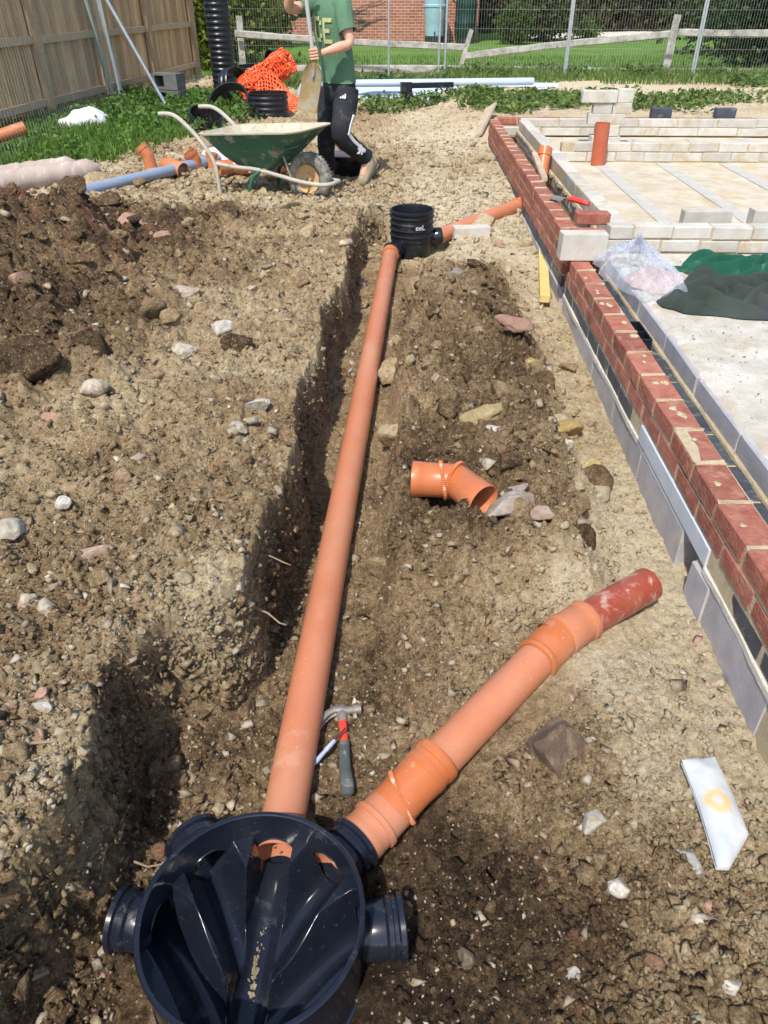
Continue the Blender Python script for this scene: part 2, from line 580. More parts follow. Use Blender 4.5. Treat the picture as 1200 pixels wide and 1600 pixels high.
        if parent is None:
            o.location = org
        return link(o, parent)


def parent_world(o):
    m = lmat(o)
    p = o.parent
    while p is not None:
        m = lmat(p) @ m
        p = p.parent
    return m


def raw_mesh(name, V, F, mats, parent=None, col=None, attr='col', smooth=False):
    """large numpy mesh: V (n,3); F (m,3|4); col per-vertex (n,3)"""
    V = np.asarray(V, dtype=np.float32)
    F = np.asarray(F, dtype=np.int32)
    me = bpy.data.meshes.new(name)
    k = F.shape[1]
    me.vertices.add(len(V))
    me.vertices.foreach_set('co', V.ravel())
    me.loops.add(F.size)
    me.loops.foreach_set('vertex_index', F.ravel())
    me.polygons.add(len(F))
    me.polygons.foreach_set('loop_start', np.arange(0, F.size, k, dtype=np.int32))
    me.polygons.foreach_set('loop_total', np.full(len(F), k, dtype=np.int32))
    if smooth:
        me.polygons.foreach_set('use_smooth', np.ones(len(F), dtype=bool))
    me.update(calc_edges=True)
    if col is not None:
        a = me.attributes.new(attr, 'FLOAT_COLOR', 'POINT')
        c4 = np.ones((len(V), 4), dtype=np.float32)
        c4[:, :3] = col
        a.data.foreach_set('color', c4.ravel())
    me.materials.append(MATS[mats])
    o = bpy.data.objects.new(name, me)
    return link(o, parent)


# ------------------------------------------------------------------ numpy noise
def _h(ix, iy, iz, s):
    with np.errstate(over='ignore'):
        n = ix.astype(np.uint32) * np.uint32(374761393) + iy.astype(np.uint32) * np.uint32(668265263) + iz.astype(np.uint32) * np.uint32(2147483647 - 58723) + np.uint32((s * 974711) & 0xffffffff)
        n = (n ^ (n >> np.uint32(13))) * np.uint32(1274126177)
        n = n ^ (n >> np.uint32(16))
    return (n & np.uint32(0xffffff)).astype(np.float64) / 16777215.0


def vnoise(x, y, z, s=0):
    xi, yi, zi = np.floor(x).astype(np.int64), np.floor(y).astype(np.int64), np.floor(z).astype(np.int64)
    fx, fy, fz = x - xi, y - yi, z - zi
    u, v, q = [f * f * f * (f * (f * 6 - 15) + 10) for f in (fx, fy, fz)]
    r = 0
    for dx in (0, 1):
        for dy in (0, 1):
            for dz in (0, 1):
                r = r + _h(xi + dx, yi + dy, zi + dz, s) * (u if dx else 1 - u) * (v if dy else 1 - v) * (q if dz else 1 - q)
    return r * 2 - 1


def fbm(x, y, z, f, octv=4, gain=0.5, s=0):
    a, t, r = 1.0, 0.0, 0
    for i in range(octv):
        r = r + a * vnoise(x * f + 13.7 * i, y * f + 7.1 * i, z * f + 3.3 * i, s + i)
        t += a
        f *= 2.03
        a *= gain
    return r / t


def worley(x, y, z, f, s=0):
    x, y, z = x * f, y * f, z * f
    xi, yi, zi = np.floor(x).astype(np.int64), np.floor(y).astype(np.int64), np.floor(z).astype(np.int64)
    best = np.full(x.shape, 9.0)
    for dx in (-1, 0, 1):
        for dy in (-1, 0, 1):
            for dz in (-1, 0, 1):
                a, b, c = xi + dx, yi + dy, zi + dz
                d = (a + _h(a, b, c, s) - x) ** 2 + (b + _h(a, b, c, s + 1) - y) ** 2 + (c + _h(a, b, c, s + 2) - z) ** 2
                best = np.minimum(best, d)
    return np.sqrt(best)


def lumps(x, y, z, f, s=0, warp=.75):
    """irregular rounded lumps of random height, 0..1"""
    x0, y0 = x, y
    x = x0 * f + warp * fbm(x0, y0, z, f * 1.4, 3, .6, s + 5)
    y = y0 * f + warp * fbm(x0 + 9, y0, z, f * 1.4, 3, .6, s + 6)
    z = z * f
    xi, yi, zi = np.floor(x).astype(np.int64), np.floor(y).astype(np.int64), np.floor(z).astype(np.int64)
    best = np.zeros(x.shape)
    for dx in (-1, 0, 1):
        for dy in (-1, 0, 1):
            for dz in (-1, 0, 1):
                a, b, c = xi + dx, yi + dy, zi + dz
                d = (a + _h(a, b, c, s) - x) ** 2 + (b + _h(a, b, c, s + 1) - y) ** 2 + (c + _h(a, b, c, s + 2) - z) ** 2
                k = _h(a, b, c, s + 3)
                rad = .35 + .5 * k
                best = np.maximum(best, np.clip(1 - d / (rad * rad), 0, 1) ** .85 * (.25 + .75 * k) * rad)
    return best


def sstep(a, b, x):
    t = np.clip((x - a) / (b - a), 0, 1)
    return t * t * (3 - 2 * t)


def gau(x, c, s):
    return np.exp(-((x - c) / s) ** 2)

# ------------------------------------------------------------------ the excavated ground
PIT = np.array([(-.30, 5.75), (-.33, 4.6), (-.365, 3.3), (-.385, 2.3), (-.385, 1.78), (-.41, 1.55), (-.48, 1.40), (-.60, 1.36), (-.675, 1.25),
                (-.66, 1.02), (-.65, .84), (-.74, .66), (-.85, .2), (-.9, -.8), (.5, -.8), (.40, .3), (.30, .75), (.20, 1.02), (.06, 1.32),
                (-.03, 1.7), (-.06, 2.3), (-.03, 3.2), (.03, 4.3), (.09, 5.2), (.30, 5.55), (.34, 5.85), (.22, 6.05), (0, 6.12), (-.2, 6.02)])


def pit_sd(x, y):
    """signed distance to the pit outline, negative inside"""
    d = np.full(x.shape, 1e9)
    ins = np.zeros(x.shape, dtype=bool)
    n = len(PIT)
    for i in range(n):
        ax, ay = PIT[i]
        bx, by = PIT[(i + 1) % n]
        ex, ey = bx - ax, by - ay
        t = np.clip(((x - ax) * ex + (y - ay) * ey) / (ex * ex + ey * ey), 0, 1)
        d = np.minimum(d, (x - ax - t * ex) ** 2 + (y - ay - t * ey) ** 2)
        c = (ay > y) != (by > y)
        xx = ax + (y - ay) * (ex) / (ey if abs(ey) > 1e-9 else 1e-9)
        ins ^= c & (x < xx)
    d = np.sqrt(d)
    return np.where(ins, -d, d)


def pipe_z(y):
    return -.045 + (.075 + .045) * (y - 1.1) / 4.55


def base_ground(x, y):
    wob = .05 * fbm(x, y, x * 0, 2.2, 3, .5, 50) + .018 * fbm(x, y, x * 0, 11, 3, .5, 60)
    sd = pit_sd(x, y) + wob * sstep(.2, .9, y) * (1 - .6 * gau(y, 1.45, .25))
    left = .30 + .02 * fbm(x, y, x * 0, .9, 3, .5, 3)
    left = left + .26 * gau(x, -2.05, .62) * gau(y, 4.0, .72) + .20 * gau(x, -1.95, .6) * gau(y, 3.6, .75) + .13 * gau(x, -1.35, .4) * gau(y, 2.75, .35)
    left = left + .04 * sstep(-.95, -1.6, x + .25 * fbm(x, y, x * 0, 1.6, 3, .5, 17)) * sstep(2.1, 2.8, y) * sstep(6.2, 5.2, y)
    left = left - .16 * gau(x, -1.62, .13) * gau(y, 3.35, .16)
    left = left + (.20 - left) * sstep(5.6, 7.0, y)
    strip = .005 + .075 * sstep(1.9, 4.5, y)                      # trodden strip along the wall
    mound = .20 * sstep(.80, .52, x + .10 * fbm(x, y, x * 0, 2.6, 3, .5, 14)) * sstep(1.62, 2.05, y + .2 * fbm(x, y, x * 0, 3, 2, .5, 15)) * (1 - sstep(4.5, 5.3, y))
    mound = mound * (1 - .35 * gau(x, .12, .14))
    near = .035 * sstep(1.9, 1.4, y) * sstep(.2, .5, x) * (1 - sstep(.6, .85, x))
    right = strip + mound * (1 - .25 * sstep(3.4, 4.6, y)) + near + .05 * sstep(4.6, 5.4, y) + .085 * sstep(5.2, 7.6, y)
    lr = sstep(-.32, -.05, x)
    lr = np.where(y > 6.3, sstep(-1.2, .6, x), lr)
    g = left * (1 - lr) + right * lr
    # floor of the pit
    fl = pipe_z(np.clip(y, .4, 6)) - .062
    fl = fl + .02 * sstep(.05, .3, np.abs(x + .28)) * sstep(1.9, 1.2, y)
    onleft = x < -.2
    wid = np.where(onleft, .04, .12)
    wid = wid + np.where(onleft, .15 * gau(y, 1.42, .10) * gau(x, -.52, .10), 0)
    wid = np.where(~onleft, np.where(y < 1.9, .12 + .33 * sstep(1.95, 1.45, y), wid), wid)
    wid = np.where(y > 5.5, .10, wid)
    k = sstep(0, 1, sd / wid + .35)
    z = fl + (g - fl) * k
    # under and behind the new walls
    z = np.where((x > .97) & (y < 9.4), np.minimum(z, .06), z)
    z = z + .13 * sstep(9.5, 10.6, y) * sstep(.2, 1.0, x)
    return z, k, sd


def spaced(segs):
    out = [segs[0][0]]
    for (a, b, h0, h1) in segs:
        x = a
        while x < b - 1e-6:
            f = (x - a) / (b - a)
            x = min(b, x + h0 + (h1 - h0) * f)
            out.append(x)
    return np.array(out)


GX = spaced([(-14, -4, .5, .09), (-4, -1.0, .04, .012), (-1.0, -.74, .011, .007), (-.74, -.60, .0042, .0042), (-.60, -.46, .0065, .0065),
             (-.46, -.30, .0034, .0034), (-.30, .97, .0072, .0085), (.97, 1.3, .02, .08), (1.3, 16, .12, .8)])
GY = spaced([(-3, .35, .25, .03), (.35, 2.2, .0075, .0085), (2.2, 5, .010, .022), (5, 9, .022, .05), (9, 18.2, .06, .16)])
gx, gy = np.meshgrid(GX, GY)
gz, gk, gsd = base_ground(gx, gy)
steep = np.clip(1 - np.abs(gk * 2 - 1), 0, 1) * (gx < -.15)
# how broken the surface is: spoil is lumpy, the trodden strip by the wall is smooth
sandy = sstep(.60, .74, gx + .16 * sstep(2.3, 1.7, gy) + .12 * fbm(gx, gy, gx * 0, 2.2, 3, .5, 9)) * sstep(.85, 1.2, gy) * (gy < 9.5)
sandy = np.maximum(sandy, sstep(4.3, 5.6, gy + .5 * fbm(gx, gy, gx * 0, 1.1, 3, .5, 12)) * sstep(-.2, .2, gx) * .8)
heap = np.clip(.75 * sstep(-.95, -1.6, gx + .25 * fbm(gx, gy, gx * 0, 1.6, 3, .5, 17)) * sstep(2.0, 2.8, gy + .3 * fbm(gx, gy, gx * 0, 2.1, 2, .5, 19)) * sstep(6.2, 5.3, gy) + .45 * gau(gx, -2.1, .7) * gau(gy, 4.3, .9), 0, 1)
heap = heap * (1 - .85 * sstep(-2.6, -3.0, gx) * sstep(4.4, 5.2, gy))
mnd = sstep(-.08, .05, gx) * sstep(.78, .55, gx) * sstep(1.7, 2.1, gy) * sstep(5.2, 4.6, gy)
lump = np.clip(.85 + .8 * heap - .62 * sandy + .45 * mnd, .22, 1.7)
lump = lump * (1 - .6 * (1 - gk) * (gx > -.5))
nz = gz * 1.2
d1 = fbm(gx, gy, nz, 3.2, 4, .5, 20)
d2 = fbm(gx, gy, nz, 14, 4, .55, 30)
wA = worley(gx, gy, nz, 14, 40)
wB = worley(gx + .02 * d2, gy, nz, 34, 44)
wC = worley(gx, gy + .01 * d2, nz, 75, 48)
nearf = sstep(7.5, 3.5, gy)
lA = lumps(gx, gy, nz, 9, 110)
lB = lumps(gx, gy, nz, 22, 120)
lC = lumps(gx, gy, nz, 48, 130)
disp = lump * (.062 * lA + .046 * lB) + (.35 + .65 * lump) * .026 * lC * sstep(6, 3, gy) - .02 * lump
disp = disp + (.17 * heap + .07 * mnd) * (lumps(gx, gy, nz, 4.2, 140, .9) - .15)
disp = disp + .036 * d1 * lump + .026 * d2 * lump + lump * (.014 * (.55 - wA) + .010 * (.55 - wB)) + .006 * (.5 - wC) * (.45 + .55 * lump) * nearf
crack = .0
FZ = gz + disp
# keep the bed of the pipes clear
pcx = -.279 + (gy - 1.114) * (.188 / 4.576)
FZ = np.where((np.abs(gx - pcx) < .075) & (gy > .9) & (gy < 5.7), np.minimum(FZ, pipe_z(gy) - .048), FZ)
# and under the slanting branch
tb = np.clip((gx + .08) * .735 + (gy - .92) * .678, 0, 1.30)
bxx, byy, bzz = -.08 + .735 * tb, .92 + .678 * tb, -.03 + .125 * tb
FZ = np.where(np.hypot(gx - bxx, gy - byy) < .085, np.minimum(FZ, bzz - .040 + .35 * np.maximum(0, np.hypot(gx - bxx, gy - byy) - .04)), FZ)
FX = gx + steep * (.05 * fbm(gx * .3, gy, gz * 5.0, 6, 4, .6, 71) + .022 * (.5 - worley(gx * .4, gy, gz * 2, 20, 75)) + .012 * (.5 - worley(gx * .5, gy, gz * 1.4, 45, 79)))
# soil tone: 0 dark moist earth .. 1 dry pale sand, plus painted bank shade
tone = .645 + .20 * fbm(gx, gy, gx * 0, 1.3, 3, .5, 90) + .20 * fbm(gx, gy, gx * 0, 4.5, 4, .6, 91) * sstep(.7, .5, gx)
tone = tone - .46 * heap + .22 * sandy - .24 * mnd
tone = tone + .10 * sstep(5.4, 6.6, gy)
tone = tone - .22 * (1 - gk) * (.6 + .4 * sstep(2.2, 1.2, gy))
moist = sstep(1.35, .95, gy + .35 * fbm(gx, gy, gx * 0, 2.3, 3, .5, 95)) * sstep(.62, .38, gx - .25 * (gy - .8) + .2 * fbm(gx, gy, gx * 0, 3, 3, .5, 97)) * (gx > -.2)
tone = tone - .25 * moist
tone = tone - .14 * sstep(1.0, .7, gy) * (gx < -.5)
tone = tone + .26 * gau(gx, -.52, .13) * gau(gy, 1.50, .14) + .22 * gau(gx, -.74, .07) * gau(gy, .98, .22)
tone = tone - .16 * steep * (gy > 1.6)  # darker bank soil, with the steep face's shade also put into the tone
tone = tone + .10 * gau(gx, 0, .5) * sstep(5.3, 5.6, gy) * sstep(6.3, 6.0, gy)
red = np.clip(gau(gx, -1.75, .45) * gau(gy, 4.6, .7) * 1.1 * sstep(-.1, .4, fbm(gx, gy, gx * 0, 5, 3, .5, 99)), 0, .6) + .45 * gau(gx, -.02, .05) * gau(gy, 2.95, .55) * sstep(-.2, .3, fbm(gx, gy, gx * 0, 9, 3, .5, 98))
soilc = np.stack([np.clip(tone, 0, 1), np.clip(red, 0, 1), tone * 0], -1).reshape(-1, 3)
ny, nx = gx.shape
idx = np.arange(nx * ny).reshape(ny, nx)
GF = np.stack([idx[:-1, :-1], idx[:-1, 1:], idx[1:, 1:], idx[1:, :-1]], -1).reshape(-1, 4)
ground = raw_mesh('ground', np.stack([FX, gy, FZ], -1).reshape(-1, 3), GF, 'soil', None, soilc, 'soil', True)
tag(ground, 'bare dug soil of the building site with a drain trench', None, None, 'structure')


def gsample(A, x, y):
    x, y = np.asarray(x, float), np.asarray(y, float)
    i = np.clip(np.searchsorted(GX, x) - 1, 0, nx - 2)
    j = np.clip(np.searchsorted(GY, y) - 1, 0, ny - 2)
    u = np.clip((x - GX[i]) / (GX[i + 1] - GX[i]), 0, 1)
    v = np.clip((y - GY[j]) / (GY[j + 1] - GY[j]), 0, 1)
    return (A[j, i] * (1 - u) + A[j, i + 1] * u) * (1 - v) + (A[j + 1, i] * (1 - u) + A[j + 1, i + 1] * u) * v


def gh(x, y):
    return float(gsample(FZ, x, y))


# lawn and meadow: one sheet running to the horizon, stepped round the site
mb = MB()
LZ = .10
mb.grid([[(x, y, LZ) for x in (-150, -5.0, 16, 150)] for y in (17.4, 60, 260)])
mb.grid([[(x, y, .02) for x in (-150, -13.5)] for y in (-60, 17.4)])
mb.grid([[(x, y, .02) for x in (15.5, 150)] for y in (-60, 17.4)])
mb.grid([[(x, y, .02) for x in (-13.5, 15.5)] for y in (-60, -2.9)])
o = mb.build('lawn', 'lawn')
tag(o, 'green mown lawn beyond the site fence', None, None, 'structure')

# ------------------------------------------------------------------ loose soil crumbs and gravel (uncountable)
rng = np.random.default_rng(7)


def ico(sub):
    bm = bmesh.new()
    bmesh.ops.create_icosphere(bm, subdivisions=sub, radius=1)
    V = np.array([v.co[:] for v in bm.verts])
    F = np.array([[v.index for v in f.verts] for f in bm.faces])
    bm.free()
    return V, F


def rot_mats(n):
    q = rng.normal(size=(n, 4))
    q /= np.linalg.norm(q, axis=1)[:, None]
    a, b, c, d = q.T
    return np.stack([np.stack([1 - 2 * (c * c + d * d), 2 * (b * c - a * d), 2 * (b * d + a * c)], -1),
                     np.stack([2 * (b * c + a * d), 1 - 2 * (b * b + d * d), 2 * (c * d - a * b)], -1),
                     np.stack([2 * (b * d - a * c), 2 * (c * d + a * b), 1 - 2 * (b * b + c * c)], -1)], -2)


def scatter(name, label, n, sub, smin, smax, palette, seedy, dens=None, power=2.2, sink=.25, ylo=.5, yhi=9.5, ygrow=True, jag=.28, mat='clod', sm=False, pos=None):
    y = np.exp(rng.uniform(np.log(ylo), np.log(yhi), n * 3))
    x = rng.uniform(-1, 1, n * 3) * (.62 * y + .62)
    ok = (x < .93) & ((x + .283) ** 2 + (y - .71) ** 2 > .30 ** 2)
    px = -.279 + (y - 1.114) * .0411
    ok &= ~((np.abs(x - px) < .066) & (y > .9) & (y < 5.75))
    # the slanting branch run
    t = np.clip(((x + .04) * .74 + (y - 1.03) * .67), -.1, 1.15)
    ok &= ((x + .04 - .74 * t) ** 2 + (y - 1.03 - .67 * t) ** 2) > .075 ** 2
    ok &= (x - .06) ** 2 + (y - 5.75) ** 2 > .2 ** 2
    if dens is not None:
        ok &= rng.uniform(0, 1, n * 3) < dens(x, y)
    x, y = x[ok][:n], y[ok][:n]
    if pos is not None:
        x, y = pos[0], pos[1]
    n = len(x)
    r = smin * (1 - rng.uniform(0, 1, n) * (1 - (smin / smax) ** power)) ** (-1 / power)
    if ygrow:
        r = r * np.maximum(1, y / 2.6) ** .75
    r = np.minimum(r, .026 * np.maximum(1, y / 1.1))
    V0, F0 = ico(sub) if sub else (np.array([(a, b, c) for c in (-1, 1) for b in (-1, 1) for a in (-1, 1)]) * .72, np.array([(0, 2, 3), (0, 3, 1), (4, 5, 7), (4, 7, 6), (0, 1, 5), (0, 5, 4), (2, 6, 7), (2, 7, 3), (0, 4, 6), (0, 6, 2), (1, 3, 7), (1, 7, 5)]))
    k = len(V0)
    nv = 60
    var = []
    for q in range(nv):
        n0 = V0 * (1 + .30 * fbm(V0[:, 0] + q * 3.1, V0[:, 1] - q, V0[:, 2], 1.4, 2, .6, seedy + q))[:, None]
        for _ in range(7):
            d = rng.normal(size=3)
            d /= np.linalg.norm(d)
            n0 = n0 - np.clip(n0 @ d - rng.uniform(.40, .85), 0, None)[:, None] * d
        n0 = n0 + rng.uniform(-jag, jag, n0.shape)
        if sub > 2:
            n0 = n0 * (1 + .16 * (.5 - worley(n0[:, 0] + q, n0[:, 1], n0[:, 2], 2.2, q)) + .10 * fbm(n0[:, 0] + q, n0[:, 1], n0[:, 2], 4, 3, .6, q))[:, None]
        var.append(n0 * rng.uniform(.55, 1.4, 3))
    V = np.array(var)[rng.integers(0, nv, n)]
    V = np.einsum('nij,nkj->nki', rot_mats(n), V) * r[:, None, None]
    V[:, :, 2] *= .8
    z = (gsample(FZ, x, y) if pos is None else pos[2]) + r * (.5 - sink)
    V += np.stack([x, y, z], -1)[:, None, :]
    tn = gsample(np.clip(tone, 0, 1), x, y)
    col = palette(tn, n)
    F = (F0[None] + (np.arange(n) * k)[:, None, None]).reshape(-1, 3)
    o = raw_mesh(name, V.reshape(-1, 3), F, mat, None, np.repeat(col, k, 0), 'soil' if mat == 'soil' else 'col', sm)
    return tag(o, label, None, None, 'stuff')


def pal_soil(tn, n):
    t = np.clip(tn + rng.normal(0, .14, n), 0, 1)[:, None]
    a, b, c = np.array((.075, .053, .033)), np.array((.25, .188, .115)), np.array((.50, .42, .285))
    return np.where(t < .5, a + (b - a) * t * 2, b + (c - b) * (t * 2 - 1))


def pal_tone(tn, n):
    t = np.clip(tn + rng.normal(.02, .10, n), 0, 1)
    return np.stack([t, np.where(rng.uniform(0, 1, n) < .03, .5, 0), t * 0], -1)


def pal_stone(tn, n):
    base = np.array([(.38, .325, .235), (.32, .265, .19), (.45, .40, .32), (.28, .235, .17), (.37, .29, .18), (.33, .20, .145), (.37, .22, .165)])
    c = base[rng.choice(len(base), n, p=[.24, .24, .12, .18, .14, .05, .03])]
    return c * rng.uniform(.75, 1.15, (n, 1))


def d_lumpy(x, y):
    return np.clip(.25 + gsample(lump, x, y), 0, 1) * (.40 + .60 * gsample(gk, x, y))


scatter('soil_crumbs', 'brown crumbs of loose soil over the dug ground', 52000, 0, .0034, .018, pal_tone, 1, d_lumpy, 2.1, .25, jag=.38, mat='soil')
scatter('soil_clods', 'larger brown clods of turned soil on the spoil', 1700, 3, .014, .080, pal_tone, 2, lambda x, y: np.clip(gsample(heap, x, y) * .9 + gsample(mnd, x, y) * .5 + .08, 0.02, 1), 1.7, .42, jag=.02, mat='soil', yhi=7)
scatter('gravel', 'pale small stones and grit lying in the soil', 13000, 0, .0028, .028, pal_stone, 3, lambda x, y: np.where((y < 1.2) & (x > -.2), .16, 1.0) * np.clip(1.15 - .6 * gsample(sandy, x, y), 0, 1), 1.8, .25, mat='stone', jag=.34)
scatter('far_grit', 'pale dry crumbs and stones on the trodden far ground', 11000, 0, .010, .045, pal_tone, 4, None, 2.3, .3, ylo=5.5, yhi=14, ygrow=False, jag=.36, mat='soil')
pick = np.argwhere((steep > .25) & (gy > .6) & (gy < 5.6))
pick = pick[rng.integers(0, len(pick), 6500)]
pj_, pi_ = pick[:, 0], pick[:, 1]
scatter('bank_crumbs', 'crumbs of earth sticking out of the steep trench bank', 10, 0, .004, .022, pal_tone, 6, None, 1.9, .3, jag=.38, mat='soil', ygrow=False,
        pos=(FX[pj_, pi_], gy[pj_, pi_] + rng.uniform(-.008, .008, len(pj_)), FZ[pj_, pi_]))


# ------------------------------------------------------------------ brick and block work
BRICK = {}


def brick_mesh(kind, L, W, Hh, mat, jit=.0026, bev=.004):
    key = (kind, round(L, 3), round(W, 3), round(Hh, 3), mat)
    if key in BRICK:
        return random.choice(BRICK[key])
    lst = []
    for _ in range(4):
        bm = bmesh.new()
        bmesh.ops.create_cube(bm, size=1)
        for v in bm.verts:
            v.co = Vector((v.co.x * W, v.co.y * L, v.co.z * Hh)) + Vector([random.uniform(-jit, jit) for _ in range(3)])
        if bev:
            bmesh.ops.bevel(bm, geom=bm.edges[:], offset=bev, segments=1, affect='EDGES')
        me = bpy.data.meshes.new(kind)
        bm.to_mesh(me)
        bm.free()
        me.materials.append(MATS[mat])
        lst.append(me)
    BRICK[key] = lst
    return random.choice(lst)


def put(kind, c, dims, mat, parent, along='y', jit=.0026, bev=.004, rz=0.0, slip=.0022):
    """dims = (length, width, height)"""
    me = brick_mesh(kind, *dims, mat, jit, bev)
    o = bpy.data.objects.new(kind, me)
    inv = parent_world(parent).inverted() if parent is not None else Matrix()
    o.location = inv @ (Vector(c) + Vector([random.uniform(-slip, slip) for _ in range(3)]))
    o.rotation_euler = (0, 0, (0 if along == 'y' else PI / 2) + rz + random.uniform(-.006, .006))
    return link(o, parent)


random.seed(11)
WX0, WX1 = .945, 1.0475          # faces of the outer brick leaf
WC = (WX0 + WX1) / 2
NEAR_TOP, FAR_TOP = .385, .460
LINT0, LINT1 = 1.80, 2.60        # the lintel over the drain opening


def course(parent, y0, y1, ztop, h, mat, kind, off=0.0, L=.211, wx=WC, wd=.1025, skip=None, along='y', xr=None, yc=None):
    y = y0 - off
    while y < y1 - .02:
        a, b = max(y, y0), min(y + L, y1)
        if b - a > .03 and not (skip and a < skip[1] - .02 and b > skip[0] + .02):
            cc = (wx, (a + b) / 2, ztop - h / 2) if along == 'y' else ((a + b) / 2, yc, ztop - h / 2)
            put(kind, cc, (b - a, wd, h), mat, parent, along)
        y += .225


near_wall = thing('brick_wall', (WC, 2.4, -.06), 'low red brick outer wall nearest the camera, on a dark blue brick course', 'wall')
course(near_wall, .55, 4.26, NEAR_TOP, .063, 'red_brick', 'brick', .05)
course(near_wall, .55, 4.32, NEAR_TOP - .075, .063, 'red_brick', 'brick', .16)
course(near_wall, .55, 4.36, NEAR_TOP - .150, .063, 'blue_brick', 'blue_brick', .05, skip=(LINT0, LINT1))
# grey blocks below, with the gap left for the drain
for (a, b) in ((.40, .835), (.845, 1.28), (1.29, 1.725)):
    put('block', (WC - .004, (a + b) / 2, .0525), (b - a, .10, .215), 'grey_block', near_wall)
put('block', (WC - .012, 1.80, .045), (.14, .10, .20), 'grey_block', near_wall, rz=.06)
for (a, b) in ((2.00, 2.52), (2.53, 2.985), (2.995, 3.43), (3.44, 3.875), (3.885, 4.32)):
    put('block', (WC - .004, (a + b) / 2, .0525), (b - a, .10, .215), 'grey_block', near_wall)
mb = MB()
mb.box((WC + .001, 2.42, NEAR_TOP - .0405), (.0975, 3.72, .0745))
mb.box((WC + .001, 2.42, NEAR_TOP - .109), (.0975, 3.74, .069))
for (a, b) in ((.5, LINT0), (LINT1, 4.36)):
    mb.box((WC + .001, (a + b) / 2, NEAR_TOP - .184), (.0975, b - a, .080))
# mortar crests on the cross joints of the top course
y = .55 - .05
while y < 4.2:
    y += .225
    if y < 4.24:
        mb.box((WC + .002, y - .005, NEAR_TOP - .004), (.098, .017, .011), jit=.004)
mb.box((WC - .001, 1.13, .05), (.0985, 1.47, .205))
mb.box((WC - .001, 3.17, .05), (.0985, 2.32, .205))
mb.build('mortar', 'mortar', near_wall, world=True)
mb = MB()
for (a, b) in ((.5, LINT0), (LINT1, 4.34)):
    n = int((b - a) / .03)
    P = []
    for i in range(n + 1):
        yy = a + (b - a) * i / n
        q = .005 + .003 * math.sin(i * .31) + random.uniform(0, .003)
        P.append([(WX0 + .01, yy, NEAR_TOP - .212), (WX0 - q * .6, yy, NEAR_TOP - .214 - q * .3), (WX0 - q * .7, yy, NEAR_TOP - .232 - q * .4), (WX0 + .01, yy, NEAR_TOP - .236)])
    mb.grid(P)
mb.build('bed_joint', 'pale_mortar', near_wall, world=True)
# dabs of mortar dropped on the brick tops
mb = MB()
y = .62
while y < 4.2:
    for _ in range(random.choice((1, 1, 2, 3))):
        c = Vector((WC + random.uniform(-.03, .03), y + random.uniform(-.06, .06), NEAR_TOP + .001))
        n_ = 9
        rr_ = random.uniform(.007, .020)
        rim_ = [c + Vector((math.cos(2 * PI * k / n_) * rr_ * random.uniform(.5, 1.2), math.sin(2 * PI * k / n_) * rr_ * random.uniform(.6, 1.5), 0)) for k in range(n_)]
        top_ = [c + (p - c) * .5 + Vector((0, 0, random.uniform(.002, .006))) for p in rim_]
        mb.add(rim_ + top_ + [c + Vector((0, 0, .005))], [(k, (k + 1) % n_, n_ + (k + 1) % n_, n_ + k) for k in range(n_)] + [(n_ + k, n_ + (k + 1) % n_, 2 * n_) for k in range(n_)])
    y += .225
mb.build('mortar_dabs', 'mortar', near_wall, world=True)['kind'] = 'stuff'
mb = MB()
mb.box((WC - .004, (LINT0 + LINT1) / 2, NEAR_TOP - .183), (.1025, LINT1 - LINT0, .068))
o = mb.build('lintel', 'lintel_concrete', bevel=.003)
tag(o, 'pale grey concrete lintel set in the brick wall over the drain gap', 'lintel')

far_wall = thing('brick_wall', (WC, 6.9, -.06), 'red brick outer wall beyond the standing block, one course higher', 'wall')
FY0, FY1 = 4.47, 9.42
course(far_wall, FY0, FY1, FAR_TOP, .063, 'red_brick', 'brick', 0)
course(far_wall, FY0, FY1, FAR_TOP - .075, .063, 'red_brick', 'brick', .11)
course(far_wall, FY0, FY1, FAR_TOP - .150, .063, 'red_brick', 'brick', 0)
course(far_wall, FY0, FY1, FAR_TOP - .225, .063, 'blue_brick', 'blue_brick', .11)
y = 4.42
while y < 9.4:
    b = min(y + .44, 9.42)
    put('block', (WC - .004, (y + b) / 2, .065), (b - y, .10, .20), 'grey_block', far_wall)
    y = b + .01
mb = MB()
mb.box((WC + .001, (FY0 + FY1) / 2, FAR_TOP - .155), (.0945, FY1 - FY0 - .006, .288))
y = FY0
while y < 9.2:
    y += .225
    mb.box((WC + .002, y - .005, FAR_TOP - .003), (.092, .018, .010), jit=.004)
mb.build('mortar', 'mortar', far_wall, world=True)
# the stepped end where the wall turns across the cavity
for (x, yy, zt, L, al) in ((1.105, 4.62, FAR_TOP + .004, .215, 'x'), (1.15, 4.78, FAR_TOP + .074, .20, 'x'), (1.115, 4.50, FAR_TOP - .073, .20, 'x'),
                           (.995, 4.415, FAR_TOP - .075, .10, 'x'), (1.10, 4.40, FAR_TOP - .150, .215, 'x')):
    put('brick', (x, yy, zt - .0325), (L, .1025, .065), 'red_brick', far_wall, al)

back_wall = thing('brick_wall', (4.4, 9.55, -.06), 'thin line of red brick at the far back edge of the plot', 'wall')
course(back_wall, 1.06, 8.0, FAR_TOP, .063, 'red_brick', 'brick', 0, along='x', yc=9.60)
course(back_wall, 1.06, 8.0, FAR_TOP - .075, .063, 'red_brick', 'brick', .11, along='x', yc=9.60)
MB().box((4.53, 9.601, .22), (6.9, .094, .46)).build('mortar', 'mortar', back_wall, world=True)

